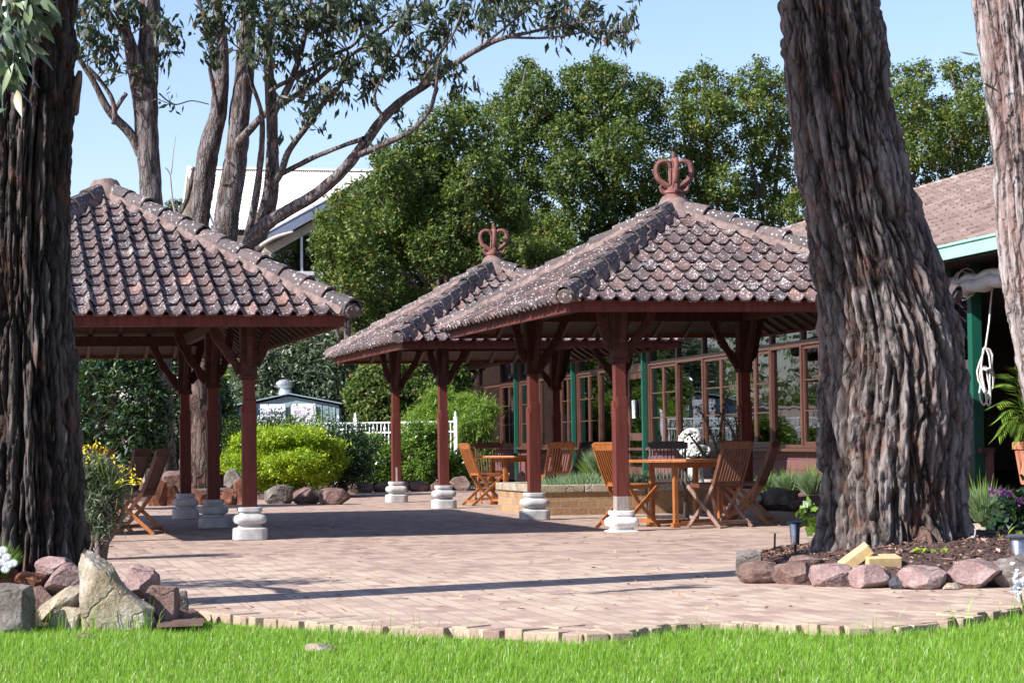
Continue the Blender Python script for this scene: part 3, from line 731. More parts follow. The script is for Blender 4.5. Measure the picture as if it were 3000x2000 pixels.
# ------------------------------------------------------------------ folding chairs and tables
def make_chair(m, m2=None):
    m2 = m2 or m
    root = empty('folding_chair', (0,0,0))
    st = M[m]; lo = M[m2]
    for s in (-1,1):
        y = s*.205
        k = MB(); pts = [(.27,y,.0),(.0,y,.265),(-.135,y,.45),(-.225,y,.66),(-.305,y,.885)]
        for i in range(4):
            k.bar(pts[i], Vector(pts[i+1])+(Vector(pts[i+1])-Vector(pts[i]))*.03, .024, .042, mi=0 if i > 1 else 1)
        k.build('back_leg', [st, lo], root, bevel=.004)
        k = MB(); y2 = s*.232; k.bar((.235,y2,.455), (-.275,y2,.0), .024, .042); k.build('front_leg', lo, root, bevel=.004)
    k = MB(); k.bar((-.30,-.235,.885), (-.30,.235,.885), .028, .075, (-.3,0,1)); k.bar((-.318,-.19,.925), (-.318,.19,.925), .026, .02, (-.3,0,1))
    k.bar((-.142,-.19,.475), (-.142,.19,.475), .024, .05)
    for i in range(9):
        y = -.168+.042*i; k.bar((-.145,y,.48), (-.222,y*1.02,.66), .012, .024, (1,0,.4)); k.bar((-.222,y*1.02,.655), (-.30,y*1.04,.87), .012, .024, (1,0,.4))
    k.build('backrest', st, root, bevel=.003)
    k = MB()
    for s in (-1,1): k.bar((-.16,s*.178,.44), (.245,s*.178,.455), .024, .04)
    for i in range(9): k.bar((-.13+.045*i,-.19,.463+.0015*i), (-.13+.045*i,.19,.463+.0015*i), .028, .014)
    k.build('seat', st, root, bevel=.003)
    k = MB(); k.bar((.20,-.195,.07), (.20,.195,.07), .022, .04); k.build('stretcher', lo, root, bevel=.003)
    k = MB(); k.bar((-.21,-.222,.06), (-.21,.222,.06), .022, .04); k.build('stretcher', lo, root, bevel=.003)
    return root
protos = {}
def chair(kind, xf, D, phi, label, group, z=0):
    mats = {'orange': ('teak', 'teak'), 'brown': ('teak_brown', 'teak'), 'dark': ('teak_dark', 'teak_dark'), 'grey': ('teak_brown', 'teak_grey')}[kind]
    if kind in protos: o = copy_tree(protos[kind])
    else: o = make_chair(*mats); protos[kind] = o
    d = ray(xf, 1500); o.location = (d.x*D/d.y, D, z); o.rotation_euler = (0,0,R(phi))
    return tag(o, label, 'chair', group)
def table(xf, D, phi, label, r=.63, h=.74, m='teak'):
    d = ray(xf, 1500); root = empty('octagonal_table', (d.x*D/d.y, D, 0), R(phi), label, 'table', 'octagonal teak tables')
    k = MB(); pts = [Vector((r*math.cos(R(22.5+45*i)), r*math.sin(R(22.5+45*i)), h)) for i in range(8)]
    k.slab(pts, (0,0,-1), .032)
    k.build('tabletop', M[m], root, bevel=.005)
    k = MB()
    for i in range(4):
        a = R(45+90*i); b = R(135+90*i); q = .30
        k.bar((q*1.3*math.cos(a), q*1.3*math.sin(a), h-.065), (q*1.3*math.cos(b), q*1.3*math.sin(b), h-.065), .025, .06)
    k.build('apron', M[m], root, bevel=.003)
    for i in range(4):
        a = R(45+90*i); k = MB(); x, y = .39*math.cos(a), .39*math.sin(a)
        k.box((x,y,h/2-.016), (.052,.052,h-.035)); k.box((x*1.04,y*1.04,.025), (.09,.075,.05)); k.build('leg', M[m], root, bevel=.004)
    for s in (-1,1):
        k = MB(); k.bar((-.23,s*.276,.045), (.23,s*.276,.045), .045, .045); k.build('foot_rail', M[m], root, bevel=.003)
    return root
g1 = 'folding chairs round the table in the right pavilion'; g2 = 'folding chairs round the table in the far pavilion'; g3 = 'folding chairs beside the left trunk'
table(2010, 25.2, 24, 'octagonal teak table under the right pavilion with four chairs round it')
chair('orange', 1842, 25.1, 32, 'orange teak folding chair at the table in the right pavilion, behind its front post', g1)
chair('dark', 1955, 26.3, -97, 'nearly black weathered folding chair facing us across the right pavilion table', g1)
chair('grey', 2105, 24.75, 128, 'brown folding chair with greyed legs, its slatted back to us, right pavilion table', g1)
chair('brown', 2195, 25.6, 162, 'brown folding chair seen side on next to the big leaning trunk', g1)
table(1514, 34.4, 20, 'octagonal teak table under the far pavilion beyond the brick planter')
chair('orange', 1420, 34.3, 20, 'orange folding chair at the left end of the far table, by the planter corner', g2)
chair('brown', 1442, 35.5, -80, 'shaded brown folding chair behind the far table, facing us', g2)
chair('orange', 1618, 33.8, 118, 'orange folding chair with its slatted back to us behind the planter', g2)
chair('dark', 1672, 34.9, 150, 'dark folding chair leaning beside the orange one behind the planter', g2)
table(120, 24.9, 40, 'teak table mostly hidden behind the left trunk and the yellow daisy bush')
chair('brown', 398, 25.1, 172, 'nearer of two brown folding chairs between left trunk and left pavilion', g3)
chair('brown', 345, 26.0, 166, 'farther of two brown folding chairs between left trunk and left pavilion', g3)
chair('orange', 292, 27.0, -70, 'orange folding chair peeping out behind the yellow daisy bush', g3)
for xf, D, lab in ((1503, 34.4, 'small black ashtray on the far pavilion table'), (2035, 25.3, 'small black ashtray on the right pavilion table')):
    d = ray(xf, 1330); k = MB(); k.lathe([(.05,0),(.065,.012),(.065,.03),(.05,.03),(.045,.012)], (0,0,0), 16)
    o = k.build('ashtray', M['black'], auto=40); o.location = (d.x*D/d.y, D, .741); tag(o, lab, 'ashtray', 'ashtrays on the tables')

# ------------------------------------------------------------------ brick planter with garlic chives
PC = corner((1590,1509), 29.2)
pr = empty('brick_planter', PC, TH, 'raised brick planter with pale stone coping beside the right pavilion', 'planter')
PW, PL, PH = 2.9, 2.5, .29
for (c, sz) in (((PW/2,.06,PH/2),(PW,.12,PH)), ((PW/2,PL-.06,PH/2),(PW,.12,PH)), ((.06,PL/2,PH/2),(.12,PL-.24,PH)), ((PW-.06,PL/2,PH/2),(.12,PL-.24,PH))):
    k = MB(); k.box(c, sz); k.build('brick_wall', M['brick'], pr)
for (p, q, t) in (((-.03,.065),(PW+.03,.065),.19), ((-.03,PL-.065),(PW+.03,PL-.065),.19)):
    k = MB(); n = 5
    for i in range(n):
        a = p[0]+(q[0]-p[0])*i/n; b = p[0]+(q[0]-p[0])*(i+1)/n-.006
        k.box(((a+b)/2, p[1], PH+.052+random.uniform(-.004,.004)), (b-a, t, .10))
    k.build('coping', M['rk_pale'], pr, bevel=.012)
for x in (.065, PW-.065):
    k = MB()
    for i in range(4):
        y0 = .165+(PL-.33)*i/4; y1 = .165+(PL-.33)*(i+1)/4-.006
        k.box((x,(y0+y1)/2,PH+.05), (.19,y1-y0,.10))
    k.build('coping', M['rk_pale'], pr, bevel=.012)
k = MB(); k.box((PW/2,PL/2,PH-.04), (PW-.24,PL-.24,.1)); k.build('planter_soil', M['soil'], pr)
def tuft(name, label, cat, c, r, h, n, mat_, seed, w=.006, group=None, lean=.35, base_r=.3):
    rg = np.random.default_rng(seed); a = rg.random(n)*2*math.pi; q = np.sqrt(rg.random(n))
    rt = np.stack([np.cos(a)*q*r*base_r, np.sin(a)*q*r*base_r, np.zeros(n)], 1)
    dr = np.stack([np.cos(a)*q*r, np.sin(a)*q*r, np.full(n, h)*(1-.35*q)], 1)+rg.normal(size=(n,3))*np.array([.12*r,.12*r,.16*h])
    up = np.array([0,0,1.]); dn = unit(dr-rt); sd = unit(np.cross(dn, rg.normal(size=(n,3))))*w/2
    md = rt+(dr-rt)*.55+up*h*.08
    v = np.stack([rt-sd, rt+sd, md+sd*.9, md-sd*.9, dr], 1).reshape(-1,3); i = np.arange(n)*5
    f = np.concatenate([np.stack([i,i+1,i+2],1), np.stack([i,i+2,i+3],1), np.stack([i+3,i+2,i+4],1)])
    o = fast_mesh(name, v, f, mat_, None, np.repeat(np.clip(.5+rg.normal(size=n)*.22,0,1),5), loc=c)
    return tag(o, label, cat, group)
def loc_pl(x, y): return PC+E*x+S*y
tuft('chives', 'pale green chives growing along the left half of the brick planter', 'herb plant', loc_pl(.75,.75)+Z*.30, .62, .24, 1500, M['lf_grey'], 1, .006, 'plants in the brick planter', base_r=.92)
tuft('chives', 'pale green chives growing in the middle of the brick planter, behind the table', 'herb plant', loc_pl(1.75,.8)+Z*.30, .6, .26, 1200, M['lf_grey'], 2, .006, 'plants in the brick planter', base_r=.9)
tuft('grass_tuft', 'dense green grass tuft at the back of the planter, left of the black chair', 'grass plant', loc_pl(1.35,1.9)+Z*.30, .36, .50, 1300, M['lf_bright'], 3, .007, 'plants in the brick planter')
tuft('grass_tuft', 'small blue green grass tuft behind the planter, next to the dark far chair', 'grass plant', P(1378,1085,31.0), .26, .34, 800, M['lf_grey'], 4, .007, 'plants in the brick planter')

# ------------------------------------------------------------------ statue, its pot and spiky plant
sp = loc_pl(2.45, 1.2); srt = empty('garden_statue', (sp.x, sp.y, .30), 0, 'white carved stone statue with curled hood above the black chair', 'statue')
k = MB(); k.lathe([(.15,0),(.16,.03),(.12,.07),(.105,.16),(.10,.30),(.13,.34),(.14,.40)], (0,0,0), 20)
k.build('statue_base', M['statue'], srt, auto=45)
bm = bmesh.new(); bmesh.ops.create_icosphere(bm, subdivisions=5, radius=1)
for v in bm.verts:
    q = v.co.copy(); x, y, z = q.x*.155, q.y*.14, q.z*.18
    x += .05*(q.z**2-.3)-(.03 if q.z > .4 else 0)
    groove = abs(math.sin(7*math.atan2(q.z, q.x+.25)+3*q.y)); r = 1+.10*(groove-.5)*max(0, -q.x+.35)+.05*mnoise.noise(q*4)
    if q.x > .15 and abs(q.z-.22) < .17 and abs(q.y+.15) < .75: x -= .10*(1-abs(q.z-.22)/.17)
    if q.x > .55 and -.25 < q.z < .05: x += .03
    v.co = Vector((x*r, y*r, z*r+.56))
me = bpy.data.meshes.new('carved_head'); bm.to_mesh(me); bm.free(); me.materials.append(M['statue']); me.polygons.foreach_set('use_smooth', [True]*len(me.polygons))
link('carved_head', me, srt)
k = MB()
cr = [(-.10,.43),(-.17,.50),(-.185,.60),(-.15,.70),(-.07,.755),(.02,.75),(.06,.70),(.03,.665)]
ps, rs = smooth_path([(x, -.02, z) for x, z in cr], [.05,.055,.055,.05,.046,.04,.03,.02], 5); k.tube(ps, rs, 9)
ps, rs = smooth_path([(.09,-.05,.50),(.16,-.06,.47),(.19,-.05,.50),(.17,-.05,.54)], [.035,.03,.025,.018], 4); k.tube(ps, rs, 8)
for i in range(7):
    a = R(100+25*i); k.tube([(-.05+.12*math.cos(a), -.06, .60+.13*math.sin(a)), (-.06+.19*math.cos(a), -.07, .60+.19*math.sin(a))], [.028,.014], 7)
for i in range(6): k.tube([(-.06+.04*i,-.12,.42+.01*(i%2)), (-.03+.04*i,-.145,.45+.015*(i%3))], [.03,.018], 7)
k.build('curled_hood', M['statue'], srt, auto=60)
pt = loc_pl(2.55,1.0)
def plant_pot(c, r, h, label, z=0, rim=True):
    k = MB(); k.lathe([(r*.62,0),(r*.66,.02),(r*.9,h*.80),(r*.92,h*.82),(r*1.0,h*.83),(r*1.02,h*.90),(r*1.0,h*.985),(r*.95,h),(r*.88,h*.98),(r*.85,h*.9)], (0,0,0), 32)
    o = k.build('plant_pot', M['pot' if r > .2 else 'redpot'], auto=40); o.location = (c[0], c[1], z); return tag(o, label, 'pot', 'terracotta pots')
pt2 = P(1662,1110,24.9+1.9); plant_pot((pt2.x, pt2.y), .17, .38, 'brick red pot standing on the paving behind the right pavilion table', 0)
cr_ = empty('thorny_shrub', (pt2.x, pt2.y, .36), 0, 'upright dark thorny shrub rising from the red pot by the statue', 'shrub')
k = MB(); rg = random.Random(8); lv = []
tips = [((1605,935),-.2),((1640,930),.1),((1672,905),.2),((1690,960),.3),((1585,1000),-.3),((1700,1030),.3),((1655,1000),0),((1610,1040),-.1),((1715,1020),.2)]
for (xy, dd) in tips:
    t = P(xy[0], xy[1], pt2.y+dd); b = Vector((pt2.x, pt2.y, .36)); mid = b.lerp(t, .5)+Vector((rg.gauss(0,.08), 0, .1))
    ps, rs = smooth_path([b, mid, t], [.022,.018,.008], 8); k.tube(ps, rs, 6)
    for i in range(4, len(ps)):
        for q in range(7):
            lv.append(ps[i]+Vector((rg.gauss(0,.03), rg.gauss(0,.03), rg.gauss(0,.04))))
k.build('stem', M['twig'], cr_, origin=(pt2.x, pt2.y, .36))
lv = np.array([tuple(p) for p in lv])-np.array([pt2.x, pt2.y, .36]); rg2 = np.random.default_rng(2)
v, f = leaf_geo(lv, rg2.normal(size=lv.shape)+[0,0,.6], rg2.normal(size=lv.shape), .05, .02); fast_mesh('foliage', v, f, M['lf_dark'], cr_, np.repeat(rg2.random(len(lv))*.8,4))

# ------------------------------------------------------------------ glazed restaurant
FT = Vector((.1965,-.9805,0)); FN = Vector((.9805,.1965,0)); B0 = Vector((2.915,39.9,0))
def fs(xf):                                    # distance along the facade of a photo column
    r = ray(xf, 1050); r = r.x/r.y; return (r*B0.y-B0.x)/(FT.x-r*FT.y)
ANG = math.atan2(FT.y, FT.x)
bl = empty('restaurant_building', B0, ANG, 'long low glazed restaurant with red timber windows and tiled roof', 'building')
# local frame: x along the facade towards us (right), y = -FN is ... local +y points to FN rotated
def yl(o): return o      # local y = +FN direction (into the room)
loc_y = Vector((-FT.y, FT.x, 0)); SGN = 1 if loc_y.dot(FN) > 0 else -1
def Y(o): return o*SGN
SILL, TRAN, TOP = .80, 2.33, 2.86
s0, s1 = fs(1361), fs(2790)
def wpart(name, mb, m, parent=None, **kw): return mb.build(name, m, parent or bl, **kw)
# base wall of weatherboards
k = MB()
for i in range(5): k.box(((s0+s1)/2, Y(.03-.012*0), .04+.155*i+.05), (s1-s0, .05, .15), Matrix.Rotation(R(4)*SGN, 3, 'X'))
wpart('weatherboard_wall', k, M['pinkboard'])
k = MB(); k.box(((s0+s1)/2, Y(-.03), SILL-.03), (s1-s0, .16, .05)); wpart('window_ledge', k, M['jarrah'], bevel=.006)
def bars(mb, x0, x1, z0, z1, w, t=.06, y=0.0):
    mb.box(((x0+x1)/2, Y(y), z0+w/2), (x1-x0, t, w)); mb.box(((x0+x1)/2, Y(y), z1-w/2), (x1-x0, t, w))
    mb.box((x0+w/2, Y(y), (z0+z1)/2), (w, t, z1-z0-2*w)); mb.box((x1-w/2, Y(y), (z0+z1)/2), (w, t, z1-z0-2*w))
def pane(parent, x0, x1, z0, z1, y=.0):
    k = MB(); k.box(((x0+x1)/2, Y(y), (z0+z1)/2), (x1-x0, .008, z1-z0)); return k.build('glass_pane', M['glass'], parent)
def french(x0, x1, z0=SILL, z1=TRAN):
    k = MB(); bars(k, x0, x1, z0, z1, .035, .10)
    xm = (x0+x1)/2
    fr = wpart('french_window', k, M['jarrah'])
    for a, b in ((x0+.037, xm-.002), (xm+.002, x1-.037)):
        c = MB(); bars(c, a, b, z0+.037, z1-.037, .055, .05, .0)
        h = (z1-z0-.184)/3
        for i in (1,2): c.box(((a+b)/2, Y(0), z0+.092+h*i), (b-a-.11, .03, .02))
        c.build('casement', M['jarrah'], fr); pane(fr, a+.056, b-.056, z0+.093, z1-.093, .004)
    return fr
def fixed(x0, x1, z0=SILL, z1=TRAN):
    k = MB(); bars(k, x0, x1, z0, z1, .05, .09); fr = wpart('fixed_window', k, M['jarrah']); pane(fr, x0+.05, x1-.05, z0+.05, z1-.05, .01); return fr
def upper(x0, x1):
    k = MB(); bars(k, x0, x1, TRAN+.002, TOP, .04, .08); fr = wpart('transom_window', k, M['jarrah']); pane(fr, x0+.04, x1-.04, TRAN+.042, TOP-.04, .006)
mods = [('x',1361,1407),('x',1407,1469),('f',1469,1517),('p',1517,1526),('f',1526,1584),('x',1584,1643),('f',1643,1686),('p',1686,1696),('f',1696,1759),('x',1759,1836),('d',1836,1895),('p',1895,1906),('f',1906,1987),('x',1987,2064),('f',2064,2167),('f',2167,2263),('x',2263,2354),('f',2354,2460),('p',2460,2472),('f',2472,2590),('x',2590,2690),('f',2690,2790)]
for t, a, b in mods:
    a, b = fs(a)+.003, fs(b)-.003
    if t == 'p':
        k = MB(); xm = (a+b)/2; k.box((xm, Y(-.10), 1.45), (.085, .085, 2.9)); wpart('veranda_post', k, M['green'], bevel=.006)
        k = MB(); k.box((xm, Y(.02), (TOP+SILL)/2), (b-a, .10, TOP-SILL)); wpart('mullion', k, M['jarrah'])
        continue
    upper(a, b)
    if t == 'f': french(a, b)
    elif t == 'x': fixed(a, b)
    else:
        k = MB(); bars(k, a, b, .30, TRAN, .12, .10); fr = wpart('door_frame', k, M['jarrah'])
        c = MB(); bars(c, a+.122, b-.122, .32, TRAN-.122, .12, .05, .0); c.box(((a+b)/2, Y(0), 1.0), (b-a-.48, .05, .14)); dr = wpart('glass_door', c, M['jarrah'])
        pane(dr, a+.24, b-.24, 1.07, TRAN-.24, .004); pane(dr, a+.24, b-.24, .44, .93, .004)
        c = MB(); c.tube([(a+.17, Y(-.03), 1.05), (a+.17, Y(-.08), 1.05), (a+.30, Y(-.085), 1.05)], .012, 8); c.build('door_handle', M['steel'], dr)
        door = (a, b)
# head board, soffit, gutter, roof
k = MB(); k.box(((s0+s1)/2, Y(.03), TOP+.08), (s1-s0, .06, .15)); wpart('head_board', k, M['green'])
RS, RE = s0-.6, 22.0
k = MB(); k.box(((RS+RE)/2, Y(-.30), 2.975), (RE-RS, .72, .02)); wpart('soffit', k, M['dark_wood'])
k = MB()
for dz, dy, h in ((0,0,.17),(.078,-.022,.03),(-.07,-.012,.03)): k.box(((RS+RE)/2, Y(-.74+dy), 3.03+dz), (RE-RS+.01*abs(dz), .11, h))
wpart('gutter', k, M['mint'], bevel=.008)
rz0, rz1, ry0, ry1 = 3.10, 5.80, -.66, 6.2
rng = random.Random(21)
m_t, nt, b_, out_ = new_mat('faded_pink_roof_tile'); vv = coords(nt); nn = noise(nt, vv, 9, 4)
cc = ramp(nt, attr(nt), [(0, (.15,.098,.082)), (.5, (.215,.150,.128)), (1, (.30,.225,.195))]); cc = mixc(nt, .5, cc, ramp(nt, nn, [(.3, .6), (.7, 1.3)]), 'MULTIPLY')
nt.links.new(cc, b_.inputs['Base Color']); b_.inputs['Roughness'].default_value = .85; M['tile_pink'] = m_t
O = Vector((RS, Y(ry0), rz0)); I_ = Vector((0, Y(1), 0))
if Vector((1,0,0)).cross(I_).z > 0: tile_face(bl, O, Vector((1,0,0)), I_, RE-RS, ry1-ry0, rz1-rz0, rng, .30, .33, 'tiled_slope', m_t, False)
else: tile_face(bl, O+Vector((RE-RS,0,0)), Vector((-1,0,0)), I_, RE-RS, ry1-ry0, rz1-rz0, rng, .30, .33, 'tiled_slope', m_t, False)
k = MB(); k.slab([(RS,Y(ry1+.02),rz1-.03),(RE,Y(ry1+.02),rz1-.03),(RE,Y(13),3.0),(RS,Y(13),3.0)], (0,0,-1), .06); wpart('rear_slope', k, m_t)
k = MB(); k.slab([(RS,Y(ry0+.06),rz0-.05),(RE,Y(ry0+.06),rz0-.05),(RE,Y(ry1),rz1-.07),(RS,Y(ry1),rz1-.07)], (0,0,-1), .03); wpart('roof_lining', k, M['dark_wood'])
for x in (s0+.05, RE-.05):
    k = MB(); k.slab([(x,Y(.2),0),(x,Y(12.5),0),(x,Y(12.5),3.0),(x,Y(ry1),rz1-.2),(x,Y(.2),3.2)], (1,0,0), .05); wpart('end_wall', k, M['cream'])
kk = MB()
for i in range(int((RE-RS)/.4)): kk.tube([(RS+.4*i, Y(ry1), rz1+.035+.012*rng.random()), (RS+.4*i+.44, Y(ry1), rz1+.02)], [.13,.12], 8, flat=.55, var=rng.random())
wpart('ridge_capping', kk, m_t)
# the room behind the glass
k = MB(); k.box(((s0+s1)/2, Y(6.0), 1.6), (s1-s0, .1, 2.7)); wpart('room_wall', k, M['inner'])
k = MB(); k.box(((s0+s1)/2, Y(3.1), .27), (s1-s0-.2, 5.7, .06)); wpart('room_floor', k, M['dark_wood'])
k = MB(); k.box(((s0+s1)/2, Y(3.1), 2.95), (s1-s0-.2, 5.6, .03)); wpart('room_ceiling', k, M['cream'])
# far end: downpipe
k = MB(); ps, rs = smooth_path([(s0-.25, Y(-.66), 2.98), (s0-.22, Y(-.5), 2.85), (s0-.18, Y(-.12), 2.55), (s0-.18, Y(-.1), 2.3)], [.055]*4, 5); k.tube(ps, rs, 10); wpart('gutter_elbow', k, M['white'], auto=50)
k = MB(); k.tube([(s0-.18, Y(-.1), 2.32), (s0-.18, Y(-.1), .0)], .055, 10); wpart('downpipe', k, M['green'], auto=50)
# near veranda: posts, brown wall, deck
vp = fs(2871)
k = MB(); k.box((vp, Y(-.06), 1.55), (.13, .13, 2.95)); wpart('veranda_post', k, M['green'], bevel=.006)
k = MB(); k.box((vp+.02, Y(.09), 2.72), (.1, .14, .12)); wpart('bracket', k, M['white'])
k = MB()
for i in range(17): k.box(((vp+RE)/2+.2, Y(1.6), .35+.155*i), (RE-vp+1.5, .05, .15), Matrix.Rotation(R(4)*SGN, 3, 'X'))
wpart('brown_weatherboard_wall', k, M['brownboard'])
k = MB(); k.box(((s1+RE)/2, Y(.75), .31), (RE-s1, 1.8, .08)); wpart('veranda_deck', k, M['dark_wood'])
k = MB(); k.box((s1+.35, Y(.04), .56), (vp-s1+.5, .06, .5)); wpart('weatherboard_wall', k, M['pinkboard'])
k = MB(); k.box((s1+.35, Y(-.0), SILL-.02), (vp-s1+.5, .18, .06)); wpart('window_ledge', k, M['jarrah'])
k = MB(); k.box(((s1+RE)/2, Y(.9), 2.955), (RE-s1, 1.7, .02)); wpart('veranda_ceiling', k, M['dark_wood'])
fixed(s1+.01, vp-.08, SILL, 1.62); fixed(s1+.01, vp-.08, 1.63, TOP)
def bw(x, o, z): return B0+FT*x+FN*o+Z*z
# rolled canvas blind and its rope
c0 = bw(vp-.25, -.30, 2.66); c1 = bw(vp+1.5, -.30, 2.70); br_ = empty('rolled_blind', c0, 0, 'rolled up white canvas blind hanging under the mint gutter', 'blind')
k = MB(); ps = [c0+(c1-c0)*(i/14)+Z*(.02*math.sin(i*1.3)) for i in range(15)]; k.tube(ps, [.05+.05*min(1,i/2)+.012*math.sin(i*2.2) for i in range(15)], 14, flat=.8)
k.tube([p+Z*.10-FN*.01 for p in ps[1:]], [.06+.012*math.sin(i*1.7) for i in range(14)], 12, flat=.7); k.build('canvas_roll', M['canvas'], br_, origin=c0, auto=70)
for i in (4,5):
    k = MB(); p = ps[i]; k.tube([p+FN*(.13*math.cos(t))*-1+Z*(.05+.17*math.sin(t)) for t in [j*math.pi/6 for j in range(13)]], .008, 6); k.build('tie_cord', M['rope'], br_, origin=c0)
rp = P(2266,700,26.4); rb = P(2264,800,26.4)
k = MB(); rpt = [P(2278,668,26.35), P(2272,740,26.38), P(2264,796,26.4)]; k.tube(rpt, .011, 6)
rg = random.Random(4)
def loop(a, b, w, off):
    ps = []
    for i in range(17):
        t = i/16*2*math.pi; c = a.lerp(b, .5-.5*math.cos(t)); ps.append(c+Vector((w*math.sin(t)*(1+.3*math.sin(3*t+off)), off*.01, 0)))
    k.tube(ps, .012, 6, cap=False)
loop(P(2264,797,26.4), P(2270,900,26.4), .07, 1.2); loop(P(2262,797,26.4), P(2270,932,26.4), .045, -1); loop(P(2266,800,26.4), P(2266,905,26.4), .085, .3); loop(P(2262,840,26.4), P(2261,930,26.4), .05, 2)
k.tube([P(2258,846,26.38), P(2266,848,26.36), P(2275,846,26.38)], .02, 6)
tag(k.build('coiled_rope', M['rope'], origin=rp), 'white coiled rope hanging in front of the green veranda post', 'rope')
# paper notice on the door
pm = (door[0]+door[1])/2; k = MB(); k.box((0,0,0), (.24,.004,.34)); nrt = k.build('paper_notice', M['paper']); nrt.location = bw(pm-.12, -.045, 1.52); nrt.rotation_euler = (0,0,ANG); tag(nrt, 'white sheet of paper stuck on the glass door', 'notice')
k = MB(); k.box((.04,0,-.105), (.10,.006,.012)); k.box((.09,0,.02), (.01,.006,.18)); k.build('printed_lines', mat('grey_print', (.45,.5,.62), (.4,.45,.55)), nrt)
# set tables inside
for i, xf in enumerate((1450, 1660, 1740, 1935, 2100)):
    o_ = 1.5; s_ = fs(xf)+ (0 if i else .4); p = bw(s_, o_, .30)
    lab = ['white clothed dining table behind the leftmost glazing of the restaurant','white clothed dining table seen through the glazing behind the orange far chair','white clothed dining table seen through the glazing behind the dark far chair','white clothed dining table inside, behind the black chair','white clothed dining table inside, behind the statue'][i]
    tr = empty('dining_table', p, ANG, lab, 'table', 'dining tables inside the restaurant')
    k = MB(); k.box((0,0,.72), (1.0,.9,.03)); k.build('tabletop', M['dark_wood'], tr)
    k = MB(); n = 24; vs = []
    for z_, q in ((.745,1.0),(.745,1.02),(.42,1.06)):
        for j in range(n):
            a = 2*math.pi*(j+.5)/n; cx, sy = math.cos(a), math.sin(a); w = 1/max(abs(cx), abs(sy)); ww = q+(.03*math.sin(j*2.6) if z_ < .5 else 0)
            vs.append((.52*cx*w*ww, .47*sy*w*ww, z_))
    k.add(vs, [(i0*n+j, i0*n+(j+1) % n, (i0+1)*n+(j+1) % n, (i0+1)*n+j) for i0 in range(2) for j in range(n)]+[tuple(range(n))]); k.build('tablecloth', M['cloth'], tr)
    for s_2 in (-1,1):
        for s_3 in (-1,1):
            k = MB(); k.box((.4*s_2,.35*s_3,.35), (.05,.05,.7)); k.build('leg', M['dark_wood'], tr)
for i, (xf, o_, ph) in enumerate(((1470,.75,10),(1600,.8,-20),(1652,.8,20),(1930,.8,0),(1975,.8,15))):
    s_ = fs(xf); p = bw(s_, o_, .30); o = copy_tree(protos['orange']); o.location = p; o.rotation_euler = (0,0,ANG+R(90*SGN+ph))
    tag(o, ['orange chair indoors behind the leftmost French window','orange chair indoors, left of the rear post of the far pavilion','orange chair indoors, right of the rear post of the far pavilion','orange chair indoors behind the French window right of the glass door, its left leaf','orange chair indoors behind the French window right of the glass door, its right leaf'][i], 'chair', 'orange chairs inside the restaurant')

# ------------------------------------------------------------------ white roofed building far behind
W0 = corner((556, 560), 67.0)
wb = empty('white_roofed_building', (W0.x, W0.y, 0), TH, 'two storey building with white ribbed roof and glazed gable behind the gum trees', 'building')
rzr = P(440,390,67).z; zf = 6.7; zr = 6.5; dF, dR = 6.4, 4.2; LEN = 7.6
def ribbed(p0, p1, q0, q1, name):      # p0->p1 ridge, q0->q1 eave
    k = MB(); n = 120; vs, fs_ = [], []
    p0, p1, q0, q1 = map(Vector, (p0, p1, q0, q1)); nn = (p1-p0).cross(q0-p0).normalized()
    if nn.z < 0: nn = -nn
    pr = [0,.0,.03,.03]
    m = n*4
    for i in range(m+1):
        t = i/m; h = pr[i % 4]; vs += [p0.lerp(p1, t)+nn*h, q0.lerp(q1, t)+nn*h]
    for i in range(m): fs_.append((2*i, 2*i+1, 2*i+3, 2*i+2))
    k.add(vs, fs_); return k.build(name, M['roof_white'], wb)
ribbed((0,0,rzr), (LEN,0,rzr), (0,-dF,zf), (LEN,-dF,zf), 'ribbed_roof'); ribbed((0,0,rzr-.01), (LEN,0,rzr-.01), (0,dR,zr), (LEN,dR,zr), 'ribbed_roof')
k = MB(); k.box((LEN/2,0,rzr+.05), (LEN,.35,.06)); k.build('ridge_capping', M['roof_white'], wb)
for a, b in (((0,0,rzr),(0,-dF,zf)), ((0,0,rzr),(0,dR,zr))):
    k = MB(); k.bar(Vector(a)+Vector((-.04,0,0)), Vector(b)+Vector((-.04,0,0)), .06, .24); k.build('barge_board', M['white'], wb)
k = MB(); k.slab([(.25,-dF+.5,0),(.25,dR-.4,0),(.25,dR-.4,zr-.0),(.25,0,rzr-.18),(.25,-dF+.5,zf+.05)], (1,0,0), .15); k.build('gable_wall', M['cream'], wb)
k = MB(); k.box((LEN/2+.3,-dF+.6,3.3), (LEN-.4,.2,6.6)); k.build('front_wall', M['cream'], wb)
k = MB(); k.box((LEN/2+.3,dR-.5,3.3), (LEN-.4,.2,6.4)); k.build('back_wall', M['cream'], wb)
